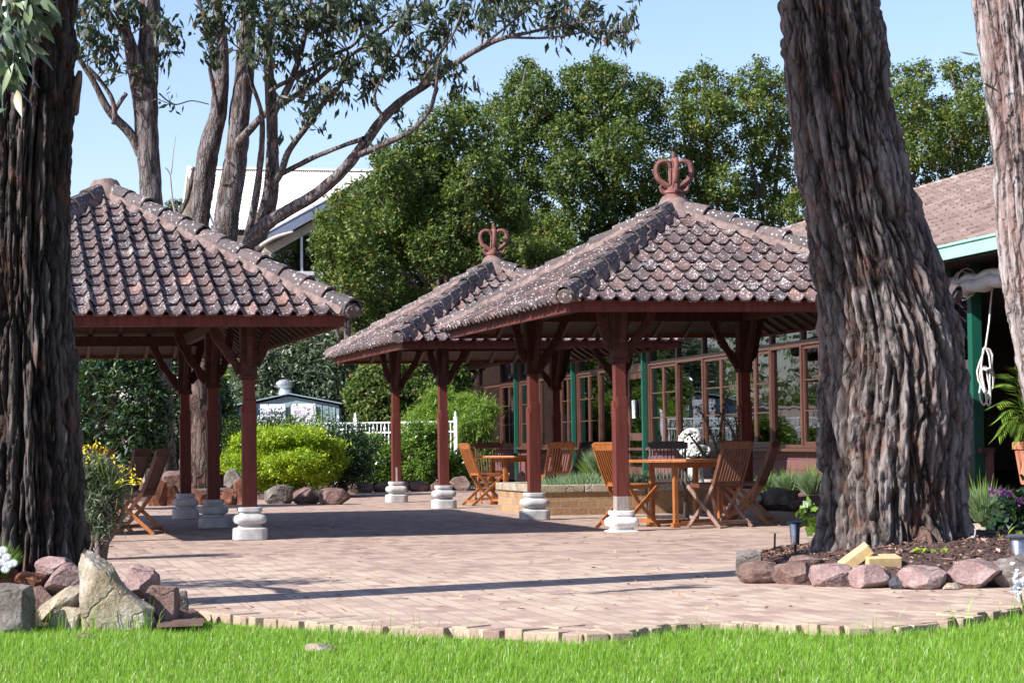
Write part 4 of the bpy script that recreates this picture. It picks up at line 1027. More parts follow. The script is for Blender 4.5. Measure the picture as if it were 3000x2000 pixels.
# glazed gable wing
def lw(xf, yf, D):
    p = corner((xf, yf), D); d = ray(xf, yf); t = D/d.y; p.z = HC+d.z*t; q = p-Vector((W0.x, W0.y, 0)); return Vector((q.dot(E), q.dot(S), p.z))
gl = lw(757,706,60.5); gy_ = gl.y; gm = lw(1046,548,61.2); sl_ = (gm.z-gl.z)/(gm.x-gl.x); ax = gl.x+4.4; az = gl.z+sl_*4.4; gr = ax+2.0
for p, q in (((gl.x-.1,gl.z),(ax,az+.06)), ((gr+.1,az+.06-sl_*2.1),(ax,az+.06))):
    k = MB(); k.bar((p[0],gy_-.32,p[1]-.12), (q[0],gy_-.32,q[1]-.12), .05, .26); k.build('rake_fascia', M['bluegrey'], wb)
    k = MB(); d_ = 1 if p[0] < q[0] else -1
    k.slab([(p[0]-.0*d_,gy_-.36,p[1]+.03),(q[0],gy_-.36,q[1]+.03),(q[0],-1.5,q[1]+.03),(p[0],-1.5,p[1]+.03)], (0,0,1), .05); k.build('wing_roof', M['roof_white'], wb)
    k = MB(); k.bar((p[0]+.25*d_,gy_+.0,p[1]-.32), (q[0],gy_+.0,q[1]-.40), .12, .22); k.build('rake_beam', M['cream'], wb)
zs_ = lw(900,793,60.5).z
k = MB(); k.box(((gl.x+gr)/2,gy_,zs_-.05), (gr-gl.x,.22,.10)); k.build('window_ledge', M['white'], wb)
k = MB(); k.box(((gl.x+gr)/2,gy_+.02,zs_-.27), (gr-gl.x-.05,.2,.33)); k.build('sill_band', M['bluegrey'], wb)
k = MB(); k.box(((gl.x+gr)/2,gy_+.04,(zs_-.44)/2), (gr-gl.x-.08,.2,zs_-.44)); k.build('brick_wall', M['brickdark'], wb)
k = MB(); k.box((gr+2.0,gy_+.5,2.9), (4.0,.2,5.8)); k.build('brick_wall', M['brickdark'], wb)
px_ = [lw(x,740,60.5).x for x in (778, 888, 1000, 1100, 1200)]
for i, x in enumerate(px_):
    ht = gl.z+sl_*max(0, min(x-gl.x, gr-x))-.40; w = .28 if i == 0 else .05
    k = MB(); k.box((x,gy_+.01,(zs_+ht)/2), (w,.14,max(.1, ht-zs_))); k.build('window_post', M['cream'] if i == 0 else M['white'], wb)
k = MB(); k.slab([(px_[0]+.14,gy_+.05,zs_),(gr-.2,gy_+.05,zs_),(gr-.2,gy_+.05,az-.4-sl_*1.8),(ax,gy_+.05,az-.4),(px_[0]+.14,gy_+.05,gl.z+sl_*(px_[0]+.14-gl.x)-.4)], (0,1,0), .012); k.build('gable_glass', M['glass'], wb)
for a, b in (((.3,zs_+.15),(3.6,zs_+1.9)), ((1.35,zs_+1.15),(2.3,zs_+.02)), ((.9,zs_),(.9,zs_+1.2)), ((1.3,zs_),(1.3,zs_+1.3)), ((2.2,zs_),(2.2,zs_+1.75)), ((2.5,zs_+.7),(4.0,zs_-.1)), ((3.2,zs_),(3.2,zs_+2.0)), ((.7,zs_+.5),(2.6,zs_-.15))):
    k = MB(); k.bar((gl.x+a[0]+.3,gy_+.6,a[1]), (gl.x+b[0]+.3,gy_+.6,b[1]), .12, .16); k.build('roof_truss', M['black'], wb)
k = MB(); k.box((gl.x+.25,gy_+2.4,3.2), (.1,4.5,6.3)); k.build('wing_wall', M['cream'], wb)

# ------------------------------------------------------------------ pool fence, shed, steel fence
fa = P(640,970,49.5); fb = P(1050,1000,49.0); fa = Vector((fa.x-2.6, fa.y+.5, 0)); fb = Vector((fb.x, fb.y, 0))
pf = empty('pool_fence', fa, math.atan2((fb-fa).y, (fb-fa).x), 'white steel picket pool fence running behind the shrubs', 'fence'); FL = (fb-fa).length
k = MB()
for z_ in (1.385, 1.17, .12): k.box((FL/2,0,z_), (FL,.035,.035))
k.build('rails', M['white'], pf)
k = MB(); n = int(FL/.085)
for i in range(n): 
    x = .05+i*.085; k.box((x,0,.72), (.018,.018,1.30))
    if i % 3 == 1: k.lathe([(.012,1.18),(.03,1.22),(.035,1.25),(.02,1.29),(.012,1.33),(.012,1.37)], (x,0,0), 6)
o = k.build('pickets', M['white'], pf); tag(o, kind='stuff')
for x in (0.0, FL*.33, FL*.66, FL-.03):
    k = MB(); k.box((x,0,.73), (.075,.075,1.46)); k.lathe([(.05,1.46),(.05,1.48),(.02,1.50),(.035,1.54),(.02,1.58),(.005,1.61)], (x,0,0), 8); k.build('fence_post', M['white'], pf)
sh0 = P(665,1000,56); shr = empty('garden_shed', (sh0.x, sh0.y, 0), R(2), 'small pale blue steel shed with notices and a turbine roof vent', 'shed')
pk = P(659,905,56); zc = P(659,905,56).z; hwid = 1.22; ez = P(760,928,56).z
zl = P(545,940,56).z
k = MB(); k.slab([(-hwid,0,0),(hwid,0,0),(hwid,0,ez-.03),(0,0,zc-.05),(-hwid,0,ez-.05)], (0,1,0), .05)
for i in range(15): k.box((-hwid+.09+.16*i, -.004, 1.1*.5+.4), (.02,.02,1.9-.0))
k.build('gable_wall', M['shed'], shr)
for s_ in (-1,1):
    k = MB(); k.slab([(0,-.1,zc),(s_*(hwid+.08),-.1,ez),(s_*(hwid+.08),3,ez),(0,3,zc)], (0,0,1), .03); k.build('roof_sheet', M['shed'], shr)
    k = MB(); k.box((s_*hwid,1.5,ez/2-.05), (.04,2.9,ez-.1)); k.build('side_wall', M['shed'], shr)
k = MB(); k.slab([(-hwid-.08,-.1,ez-.01),(-2.45,-.1,zl-.05),(-2.45,2.6,zl-.05),(-hwid-.08,2.6,ez-.01)], (0,0,1), .03); k.build('lean_to_roof', M['shed'], shr)
k = MB()
for i in range(9): k.box((-2.28+.115*i, .1+.004*(i % 2), .85), (.115,.03+.02*(i % 2),1.7-.0))
k.build('lean_to_wall', M['shed'], shr)
vt = empty('turbine_vent', (sh0.x-.16, sh0.y+.6, zc-.02), 0, 'ribbed silver turbine vent on the ridge of the blue shed', 'roof vent')
k = MB(); k.lathe([(.19,-.1),(.175,.12),(.165,.16)], (0,0,0), 24); k.build('vent_collar', M['zinc'], vt, auto=40)
k = MB(); nb = 22
for i in range(nb):
    vs = []
    for j in range(9):
        t = math.pi*(j+.3)/8.8; r = .245*math.sin(t)**.75; z_ = .27-.135*math.cos(t); a = 2*math.pi*i/nb+.5*(j/8)
        vs += [(r*math.cos(a), r*math.sin(a), z_), ((r-.02)*math.cos(a+.26), (r-.02)*math.sin(a+.26), z_)]
    k.add(vs, [(2*j, 2*j+1, 2*j+3, 2*j+2) for j in range(8)])
k.lathe([(.14,.14),(.14,.39),(.05,.41)], (0,0,0), 16); k.build('vent_vanes', M['zinc'], vt, smooth=True)
def text(s, size, parent, loc, m, rot=(R(90),0,0), ext=.002):
    cu = bpy.data.curves.new('lettering', 'FONT'); cu.body = s; cu.size = size; cu.align_x = 'CENTER'; cu.extrude = ext; cu.materials.append(m)
    o = bpy.data.objects.new('lettering', cu); COL.objects.link(o); o.data.resolution_u = 3; bpy.context.view_layer.update(); me = bpy.data.meshes.new_from_object(o.evaluated_get(bpy.context.evaluated_depsgraph_get())); bpy.data.objects.remove(o); o = link('lettering', me, parent); o.location = loc; o.rotation_euler = rot; return o
def sign(x0, x1, y0, y1, label):
    a, b = P(x0,y0,55.9), P(x1,y1,55.9); c = (a+b)/2; k = MB(); w, h = abs(b.x-a.x), abs(a.z-b.z)
    k.box((0,0,0), (w,.02,h)); o = k.build('sign', M['paper'], bevel=.004); o.location = (c.x, sh0.y-.05+math.sin(R(2))*(c.x-sh0.x), c.z); tag(o, label, 'sign', 'notices on the shed'); return o, w, h
o, w, h = sign(597, 656, 928, 985, 'white pool notice with large black lettering on the shed, left one')
for i, s_ in enumerate(('NO LIFEGUARD', 'ON DUTY')): text(s_, .10 if i == 0 else .11, o, (0,-.014,h/2-.25-.135*i), M['ink'])
o, w, h = sign(668, 725, 927, 985, 'white pool notice with faded red lines on the shed, right one')
k = MB()
for i in range(6):
    for j in range(5): k.box((-w*.36+w*.18*j+.01*(i%2), -.012, h*.33-.055*i), (w*.13,.006,.016))
k.build('faded_text_lines', M['redink'], o)
tb = P(560,935,55.9); k = MB(); k.box((0,0,0), (.5,.02,.3)); o = k.build('sign', M['navy'], bevel=.004); o.location = (tb.x+.1, sh0.y-.06, P(560,942,56).z-.1); tag(o, 'small dark blue notice at the left corner of the shed, beside the post', 'sign', 'notices on the shed')
# black bottle on the lawn side ledge of the right sign
k = MB(); D_ = 59.0; a = corner((-1200,1300), D_); b = corner((1170,1300), D_-.5)
sf = empty('steel_fence', (a.x, a.y, 0), math.atan2((b-a).y, (b-a).x), 'tan ribbed steel boundary fence behind the pool fence', 'fence'); L_ = (b-a).length
n = int(L_/.19)
for i in range(n): k.box((.19*i+.095, .012*(i % 2), .88), (.188,.02,1.7))
k.build('fence_sheet', M['tan'], sf)
k = MB(); k.box((L_/2,-.0,1.76), (L_,.06,.07)); k.build('fence_rail', M['tan'], sf)
for i in range(int(L_/2.4)+1):
    k = MB(); k.box((min(L_-.03, 2.4*i),-.05,.9), (.06,.05,1.8)); k.build('fence_post', M['tan'], sf)
# ------------------------------------------------------------------ big foreground trunks
def edges_rows(tab, D, D2=None, ext_top=None, zmin=None):     # tab: (y, left, right) in 2352-wide photo units
    rows = []
    for y, l, r in tab:
        a, b = P(l, y, D), P(r, y, D); rows.append(((a.x+b.x)/2, D, (a.z+b.z)/2, (b.x-a.x)/2))
    return rows
# leaning right trunk
tabB = [(-130,1795,2000),(0,1797,2012),(100,1805,2030),(200,1818,2042),(300,1830,2062),(400,1840,2085),(500,1850,2110),(600,1862,2145),(700,1880,2180),(760,1888,2205),(850,1893,2222),(950,1882,2228),(1000,1878,2222),(1100,1882,2212),(1200,1884,2222),(1250,1876,2240),(1290,1868,2252)]
DB = 16.62; rowsB = edges_rows(tabB, DB); baseB = (rowsB[-1][0], DB, .1)
top = rowsB[0]; rowsB = [(top[0]-.9, DB+.2, 8.5, .26), (top[0]-.28, DB+.1, 5.6, .36)]+rowsB
tB = empty('leaning_gum_tree', baseB, 0, 'massive leaning furrowed trunk rising from the rock edged mulch bed', 'tree')
trunk_mesh('trunk', rowsB, M['bark_big'], tB, baseB, 320, 620, .095, 3.1, .30, .15, 3, 7, .05, .05, .006)
# left trunk
tabA = [(-130,-28,178),(0,-30,176),(100,-32,172),(200,-36,171),(250,-40,168),(300,-44,166),(400,-48,163),(500,-50,159),(600,-50,157),(700,-48,160),(800,-46,165),(900,-44,171),(1000,-42,179),(1100,-44,189),(1200,-50,197),(1300,-60,203),(1400,-72,210),(1440,-78,214)]
DA = 13.7; rowsA = edges_rows(tabA, DA); baseA = (rowsA[-1][0], DA, 0)
topA = rowsA[0]; rowsA = [(topA[0]+.3, DA, 9.5, .30), (topA[0]+.1, DA, 6.2, .42)]+rowsA
tA = empty('shaggy_gum_tree', baseA, 0, 'dark shaggy barked trunk at the left edge with a leafy spray', 'tree')
trunk_mesh('trunk', rowsA, M['bark_shag'], tA, baseA, 300, 520, .085, 2.9, .24, .06, 11, 6, .03, -.03, .008)
k = MB(); limb(k, [P(158,255,13.85), P(170,215,13.78), P(179,185,13.75), P(184,163,13.75)], [.06,.038,.026,.012], 10, .2, 3); k.build('bark_flake', M['bark_dark'], tA, origin=baseA, smooth=True)
# right pale trunk
tabC = [(-100,2222,2400),(0,2236,2402),(200,2264,2425),(400,2286,2450),(500,2291,2462),(600,2301,2474),(700,2312,2490),(800,2329,2512),(900,2352,2545),(1100,2410,2620)]
DC = 12.0; rowsC = edges_rows(tabC, DC); baseC = (rowsC[-1][0]+.35, DC, 0); rowsC = [(rowsC[0][0]-.5, DC, 7.5, .14), (rowsC[0][0]-.15, DC, 5.0, .18)]+rowsC+[(baseC[0], DC, 0.0, .30)]
tC = empty('pale_gum_tree', baseC, 0, 'pale pink barked slender trunk leaning in at the right edge', 'tree')
trunk_mesh('trunk', rowsC, M['bark_pale'], tC, baseC, 180, 420, .034, 4.0, .22, 0, 21, 5, .02)
# crowns of the three big trees, above the picture (they shade what they shade)
def tall_crown(tree, origin, c, r, seed, n=5000, mat_='lf_gum'):
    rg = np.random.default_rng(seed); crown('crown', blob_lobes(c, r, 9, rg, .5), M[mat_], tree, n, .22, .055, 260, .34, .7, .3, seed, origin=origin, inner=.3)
tall_crown(tA, baseA, (-3.0, 13.7, 9.5), (2.1, 1.9, 1.7), 5, 11000)
rg = np.random.default_rng(15); crown('low_foliage', blob_lobes((-5.0,14.3,2.45),(1.0,.35,.22),6,rg,.5), M['lf_gum'], tA, 700, .16, .05, 60, .14, .4, .3, 15, origin=baseA, inner=.3)
k = MB(); limb(k, [(-3.6,13.7,1.9),(-4.3,14.0,2.3),(-5.6,14.4,2.5)], [.06,.04,.012], 8, .1, 4); k.build('branch', M['bark_dark'], tA, origin=baseA, smooth=True)
for i, (dx, dy) in enumerate(((-1.2,.6),(1.3,.3),(.2,-1.2))):
    k = MB(); limb(k, [(topA[0]+.2, DA, 6.8+.3*i), (topA[0]+.3+dx*.5, DA+dy*.5, 8.2), (topA[0]+.3+dx, DA+dy, 9.6)], [.16,.10,.04], 10, .1, i); k.build('branch', M['bark_dark'], tA, origin=baseA, smooth=True)
tall_crown(tB, baseB, (top[0]-1.0, DB+.4, 9.9), (2.0, 1.9, 1.5), 6)
rg = np.random.default_rng(66); crown('crown', blob_lobes((1.6,25.0,11.2),(2.3,2.6,1.1),10,rg,.45), M['lf_gum'], tB, 7000, .2, .055, 130, .3, .7, .3, 66, origin=baseB, inner=.3)
k = MB(); limb(k, [(rowsB[0][0], DB+.2, 8.0), (1.5, 20.0, 9.8), (1.6, 23.2, 10.9), (1.7, 26.0, 11.3)], [.2,.14,.09,.03], 10, .1, 9); k.build('branch', M['bark_dark'], tB, origin=baseB, smooth=True)
tall_crown(tC, baseC, (rowsC[0][0]-.4, DC, 9.2), (1.3, 1.2, 1.2), 7, 2500)
# hanging spray in front of the left trunk
rg = np.random.default_rng(14); pts = []; k = MB()
for (x0,y0,x1,y1,n) in ((60,-40,75,30,9),(50,10,85,55,11),(40,20,62,95,12),(70,20,90,70,9),(20,60,30,150,10),(5,90,22,185,9),(10,-20,28,60,12),(0,150,12,225,7),(-20,20,0,120,10),(0,-30,45,10,10)):
    a, b = P(x0,y0,12.7), P(x1,y1,12.6); k.tube([a, a.lerp(b,.5)+Vector((.02,0,.02)), b], [.006,.004,.002], 5)
    for i in range(n): pts.append(tuple(a.lerp(b, rg.random())+Vector(rg.normal(size=3)*.035)))
k.tube([P(-60,-60,12.8), P(10,-30,12.75), P(60,-40,12.7)], [.02,.013,.007], 6); k.build('twig', M['twig'], tA, origin=baseA)
pts = np.array(pts)-np.array(baseA); n = len(pts)
ax = np.array([.35,-.1,-.8])+rg.normal(size=(n,3))*.45; nr = rg.normal(size=(n,3))*.6+np.array([-.5,-.8,.4])
def lance(c, ax, nr, L, W):
    ax = unit(ax); sd = unit(np.cross(ax, nr)); nr = np.cross(sd, ax); vs = []
    for t, w in ((0,0.02),(.18,.32),(.4,.5),(.65,.40),(.85,.17),(1,0.01)):
        p = c+ax*(L*t)[:,None]-nr*(L*.18*t*t)[:,None]
        vs += [p-sd*(W*w)[:,None]+nr*(W*w*.25)[:,None], p, p+sd*(W*w)[:,None]+nr*(W*w*.25)[:,None]]
    v = np.stack(vs,1).reshape(-1,3); i = np.arange(len(c))[:,None]*18; f = []
    for r in range(5):
        for c_ in range(2): f.append(np.stack([i[:,0]+3*r+c_, i[:,0]+3*r+c_+1, i[:,0]+3*r+c_+4, i[:,0]+3*r+c_+3],1))
    return v, np.concatenate(f)
v, f = lance(pts, ax, nr, .13+.06*rg.random(n), .042+.018*rg.random(n)); M['lf_spray'] = leaf_mat('broad_gum_leaf', [(0,(.05,.085,.05)),(.7,(.12,.17,.10)),(.96,(.19,.25,.12)),(1,(.45,.25,.15))], .28, .15, (.2,.3,.08))
fast_mesh('leaf_spray', v, f, M['lf_spray'], tA, np.repeat(rg.random(n),18), smooth=True)
pts = np.array([tuple(P(x,y,11.7)) for x,y in ((2250,128),(2243,160),(2256,190),(2262,245),(2258,275),(2254,305),(2262,215))])-np.array(baseC); n = len(pts)
v, f = lance(pts, np.array([-.3,0,-.7])+rg.normal(size=(n,3))*.5, rg.normal(size=(n,3)), np.full(n,.11), np.full(n,.014)); fast_mesh('leaf_spray', v, f, M['lf_gum'], tC, np.repeat(rg.random(n),18))

# ------------------------------------------------------------------ gum trees behind the left pavilion
def px_limb(tree, base, pts, D0, D1=None, rs=None, seed=0, name='branch', m='bark_grey', n=14, g=.16):
    D1 = D1 or D0; k = MB(); ps, rr = [], []
    for i, (x, y, r) in enumerate(pts):
        D = D0+(D1-D0)*i/max(1, len(pts)-1); ps.append(P(x, y, D)); rr.append(r*(.88 if r < 17 else 1)*K*D/F)
    limb(k, ps, rr, n, g, seed, 7); k.build(name, M[m], tree, origin=base, smooth=True); return ps
DE = 42.0; baseE = G(465,1112); baseE = P(465,1070,DE); baseE.z = 0
tE = empty('forked_gum_tree', baseE, 0, 'many stemmed gum tree with a long branch sweeping right over the pavilions', 'tree')
LIMBS = []
def le(*a, **k): LIMBS.append(px_limb(tE, baseE, *a, **k))
le([(465,1120,54),(463,1000,47),(462,860,43),(466,760,42),(470,690,42)], DE, name='trunk', n=26, g=.16, seed=1, m='bark_dark')  # darker bark than the stems: the lower trunk's shade is put into its colour
le([(462,730,30),(453,620,23),(457,540,22),(465,440,24),(478,350,24),(499,270,20),(508,180,18),(510,100,16),(500,30,13),(494,-50,10)], DE, n=22, seed=2)
le([(480,735,30),(505,640,28),(516,560,27),(523,480,29),(540,380,27),(549,280,24),(560,180,22),(566,90,20),(572,-60,18)], DE, n=22, seed=3)
le([(490,735,24),(535,640,24),(582,560,24),(606,505,21),(622,440,18),(626,330,16),(622,220,15),(616,110,12),(630,20,9),(642,-50,7)], DE, 41, n=18, seed=4)
le([(560,575,12),(585,470,10),(597,380,9),(603,300,8),(598,250,6),(578,190,5),(560,120,4)], 41.5, 40.5, seed=5, n=10)
le([(545,580,15),(605,520,17),(660,485,16),(720,450,16),(780,400,15),(830,340,14),(870,285,13),(920,235,12),(985,190,10),(1040,150,8.5),(1105,110,7.5),(1150,90,6.5),(1220,74,4.5),(1300,58,3.5),(1390,48,2.2)], 41.3, 39, n=16, seed=6)
le([(826,355,9),(850,345,8.5),(890,328,8),(945,300,7),(985,255,6),(1000,210,5),(1006,150,3),(1020,90,2)], 39.8, 39, seed=7, n=10)
le([(630,408,8),(714,365,6.5),(786,336,6),(835,318,7)], 41.2, 39.9, seed=8, n=10)
le([(628,425,10),(646,395,9.5),(662,350,9),(700,297,8),(745,235,7),(784,190,6),(800,120,4)], 41.2, 40, seed=9, n=10)
le([(546,328,12),(572,300,11.5),(610,262,9),(660,232,8),(720,190,7),(770,150,6),(840,105,5),(900,60,3)], 41.8, 40.5, seed=10, n=10)
le([(622,278,11),(634,248,11),(655,215,10),(682,150,8.5),(702,70,7),(716,-40,5)], 41, 40.6, seed=11, n=10)
le([(620,212,6),(640,197,6),(700,168,5.5),(760,128,5),(810,105,4),(860,50,3)], 41, 40, seed=12, n=8)
le([(868,290,5),(878,268,5),(863,240,4.5),(866,200,4),(910,130,3.6),(935,60,3),(942,10,2.4)], 39.7, 39.4, seed=13, n=8)
le([(960,205,5),(1000,140,4),(1040,80,3.2),(1062,20,2.6),(1072,-40,2)], 39.5, 39.2, seed=14, n=8)
le([(506,200,9),(486,110,8),(470,40,6.5),(442,-30,5)], 42, 41.6, seed=15, n=9)
le([(396,515,6),(424,470,6.5),(436,430,7),(450,385,9)], 42.2, 42.0, seed=16, n=9)
le([(1100,112,5),(1140,80,4),(1190,40,3),(1250,-10,2)], 39.3, 39.2, seed=17, n=8)
le([(1170,86,4),(1240,88,3.4),(1300,82,2.6),(1370,70,2),(1430,70,1.5)], 39.2, 39, seed=18, n=8)
le([(500,260,6),(490,200,6),(482,150,5.5),(500,110,4.5),(530,60,3.5)], 41.8, 41.5, seed=19, n=8)
k = px_limb(tE, baseE, [(590,572,7),(612,556,6),(640,542,5.5),(674,532,3)], 41.0, 40.4, seed=20, name='dead_branch', m='ash', n=8)
DD = 40.0; baseD = P(372,1080,DD); baseD.z = 0
tD = empty('straight_gum_tree', baseD, 0, 'straight gum trunk forking high up, left of the many stemmed tree', 'tree')
LD = []
def ld(*a, **k): LD.append(px_limb(tD, baseD, *a, **k))
ld([(374,1110,34),(371,1000,30),(366,830,26),(358,640,25),(349,480,25),(340,350,26),(335,250,28),(338,150,25),(343,70,24),(345,-60,22)], DD, name='trunk', n=26, g=.12, seed=31)
ld([(328,250,22),(310,170,17),(298,110,15),(283,50,14),(262,-40,13)], DD, 39.6, seed=32, n=16, m='bark_grey')
ld([(322,355,14),(303,312,13),(268,275,12),(242,242,10),(216,190,8),(192,150,7),(170,120,6)], DD, 39.5, seed=33, n=12)
ld([(262,285,8),(264,262,7),(255,222,6),(226,180,5.5),(200,152,5)], 39.8, 39.5, seed=34, n=9)
ld([(262,258,6),(276,235,6),(290,215,6)], 39.8, 39.9, seed=35, n=8)
ld([(330,240,13),(322,180,11),(318,140,10),(300,80,7)], 39.9, 39.7, seed=36, n=9)
ld([(300,115,9),(270,60,8),(240,10,7),(215,-40,6)], 39.7, 39.3, seed=37, n=9)
px_limb(tD, baseD, [(408,508,3),(398,470,3),(393,430,2.6),(390,400,2.2),(380,385,1.4)], 39.0, 38.8, seed=38, name='dead_twig', m='ash', n=6)
px_limb(tD, baseD, [(393,400,2),(398,350,1.3),(404,310,.8)], 38.8, 38.8, seed=39, name='dead_twig', m='ash', n=5)
px_limb(tD, baseD, [(366,215,2.4),(400,240,2),(440,232,1.6),(480,240,1.4)], 39.6, 40.8, seed=40, name='dead_twig', m='twig', n=5)
def gum_leaves(tree, base, blobs, D0, limbs, seed, per=.074, dd=.9, L=.20, W=.060):
    rg = np.random.default_rng(seed); C, A_, Nn, V = [], [], [], []; tw = MB()
    lp = [p for l in limbs for p in l]
    for (x, y, rx, ry) in blobs:
        Dm = D0+rg.normal()*.6; s = K*Dm/F; c = P(x, y, Dm)
        n = int(per*rx*ry); nt_ = max(3, int(n/11))
        near = min(lp, key=lambda q: (q-c).length)
        if (near-c).length < 3.5: tw.tube([near, near.lerp(c, .5)+Vector((0,0,.10)), c], [.016,.011,.007], 5)
        for j in range(nt_):
            o = rg.normal(size=3)*np.array([rx*s*.52, dd*.5, ry*s*.52]); tip = c+Vector(o)
            mid = c.lerp(tip, .6)+Vector((0,0,.06)); tw.tube([c, mid, tip], [.006,.004,.002], 3, cap=False)
            m = int(n/nt_)+1
            for q in range(m):
                t = .45+.6*rg.random(); p = c.lerp(tip, t)+Vector(rg.normal(size=3)*.085)
                C.append(tuple(p)); A_.append(np.array(o)/np.linalg.norm(o)*.5+rg.normal(size=3)*.45+np.array([0,0,-.75])); V.append(rg.random())
    C = np.array(C)-np.array(base); n = len(C)
    c_, ax, nr = C, np.array(A_), rg.normal(size=(n,3))
    v, f = leaf_geo(c_, ax, nr, L*np.exp(rg.normal(size=n)*.22), W*np.exp(rg.normal(size=n)*.22), .12)
    fast_mesh('crown', v, f, M['lf_gum'], tree, np.repeat(np.clip(np.array(V)**1.3, 0, 1), 4)); tag(tw.build('twigs', M['twig'], tree, origin=base, fix=False), kind='stuff'); print('leaves', n)
blE = [(470,75,28,55),(515,40,40,40),(480,130,22,30),(598,70,45,60),(590,140,35,35),(620,20,50,35),(690,35,60,45),(660,110,40,40),(760,60,60,60),(745,130,45,40),(700,180,35,30),(835,40,60,45),(868,110,50,60),(805,150,45,35),(850,190,30,35),(720,235,30,35),(700,270,22,26),(760,205,35,25),(650,65,40,40),(925,50,50,45),(955,120,35,40),(1010,80,50,45),(985,20,50,30),(1060,35,55,38),(1020,165,50,28),(960,180,30,22),(1060,205,34,16),(1130,25,50,28),(1110,70,30,25),(1200,18,50,24),(1290,28,55,28),(1370,35,50,38),(1330,70,45,25),(1425,60,30,34),(1440,105,16,20),(1455,30,20,28),(1288,112,9,8),(925,268,16,16),(880,330,14,10),(790,230,16,14),(840,225,16,14),(735,300,12,12),(660,230,14,12),(640,320,10,12),(560,30,30,30),(1000,140,40,20),(900,160,30,30),(780,20,60,25),(560,-10,120,20),(800,-20,200,25),(1150,-20,200,25),(1290,60,60,18),(1180,55,35,18),(1400,80,30,20)]
gum_leaves(tE, baseE, blE, 40.0, LIMBS, 51)
blD = [(225,30,42,38),(212,85,32,38),(250,110,36,34),(205,140,22,18),(268,160,26,18),(285,60,28,35),(372,60,24,45),(388,105,20,38),(365,140,18,22),(310,150,26,24),(300,20,30,26),(200,20,24,30),(392,240,12,12),(402,60,14,20),(330,40,26,30),(185,60,14,26),(250,-20,60,20),(240,170,16,12),(330,180,18,14)]
gum_leaves(tD, baseD, blD, 39.4, LD, 52)

# ------------------------------------------------------------------ evergreen trees
def ev_tree(name, label, cat, cx, top_, bot, w, D, seed, mat_='lf_hedge', n=26000, L=.10, W=.054, group='glossy evergreen trees behind the pavilions', tips=.05, nt=90, rt=.5, bz=None, droop=.1, peaks=4, core=.70):
    rg = np.random.default_rng(seed); a, b = P(cx, top_, D), P(cx, bot, D)
    zb = max(.3, b.z) if bz is None else bz; h = a.z-zb; rx = w*K*D/F/2; base = (a.x, D, 0)
    r = empty(name, base, 0, label, cat, group); c = np.array([a.x, D, zb+h*.47])
    env = np.array([rx*.95, rx*.85, h*.49]); lo = [[*c, *(env*core)]]
    ph = rg.random(3)*6.28
    for i in range(nt):
        d = rg.normal(size=3); d /= np.linalg.norm(d)
        if d[1] > .35: d[1] *= -1
        big = 1+.16*math.sin(3*math.atan2(d[0], -d[1])+ph[0])+.13*math.sin(4.3*d[2]+ph[1])
        s = rt*(.65+.75*rg.random()); q = c+d*(env*big*(.86+.16*rg.random())-s*.45)
        lo.append([*q, s*(1+.25*rg.random()), s, s*(.85+.5*rg.random())])
    for i in range(peaks):
        x = a.x+rg.normal()*rx*.38; s = rt*(.55+.4*rg.random()); zt = a.z-h*.16*((x-a.x)/(rx*.6))**2-(.0 if i == 0 else rt*1.2*rg.random())
        for j in range(3): lo.append([x+rg.normal()*.1, D-rx*.2, zt-s*(1.0+1.5*j), s*(.55+.3*j), s*(.55+.3*j), s*1.1])
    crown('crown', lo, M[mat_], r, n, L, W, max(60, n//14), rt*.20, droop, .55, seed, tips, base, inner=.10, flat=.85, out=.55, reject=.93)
    k = MB(); limb(k, [(a.x, D, 0), (a.x+rg.normal()*.1, D, zb+h*.3), (a.x+rg.normal()*.2, D, zb+h*.8)], [max(.08, rx*.07), rx*.05, .03], 10, .12, seed)
    for i in range(9):
        t = .12+.08*i; p = Vector((a.x, D, zb+h*t)); d = Vector((rg.normal(), rg.normal()*.8-.5, .5)).normalized(); limb(k, [p, p+d*rx*.45+Z*.1, p+d*rx*.9+Z*.35], [.06,.035,.012], 6, .1, i)
    k.build('trunk', M['twig'], r, origin=base, smooth=True)
    return r
def lump_tree(name, label, cat, lumps, D, seed, mat_='lf_hedge', L=.115, W=.058, dens=1.0, tips=.05, group='glossy evergreen trees behind the pavilions', spread=1.3):
    rg = np.random.default_rng(seed); cx = sum(l[0] for l in lumps)/len(lumps); b = P(cx, 500, D); base = (b.x, D, 0)
    r = empty(name, base, 0, label, cat, group); lo = []; n = 0
    for (x, y, q) in lumps:
        Dl = D+rg.normal()*spread*.5; c = np.array(P(x, y, Dl)); s = q*K*Dl/F*1.06; n += int(2100*s*s/.4*dens)
        lo.append([*c, s*.74, s*.74, s*.72])
        for i in range(9):
            d = rg.normal(size=3); d /= np.linalg.norm(d); d[1] = -abs(d[1])*.8 if rg.random() < .75 else d[1]
            k = s*(.26+.22*rg.random()); lo.append([*(c+d*(s*1.02-k*.75)), k*(1+.2*rg.random()), k, k*(.85+.5*rg.random())])
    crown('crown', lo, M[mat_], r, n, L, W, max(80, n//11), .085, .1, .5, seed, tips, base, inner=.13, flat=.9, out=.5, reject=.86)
    top_ = max(l[2] for l in lo); k = MB(); limb(k, [(b.x, D+.4, 0), (b.x+rg.normal()*.2, D+.4, top_*.4), (b.x+rg.normal()*.3, D+.4, top_*.85)], [.16,.11,.04], 10, .12, seed)
    for (x, y, q) in lumps:
        c = P(x, y, D+.2); p = Vector((b.x+rg.normal()*.15, D+.4, max(.5, c.z-1.2-abs(c.x-b.x)*.6))); limb(k, [p, p.lerp(c, .55)+Z*.1, c], [.07,.045,.015], 6, .1, int(x) % 50)
    k.build('trunk', M['twig'], r, origin=base, smooth=True); return r
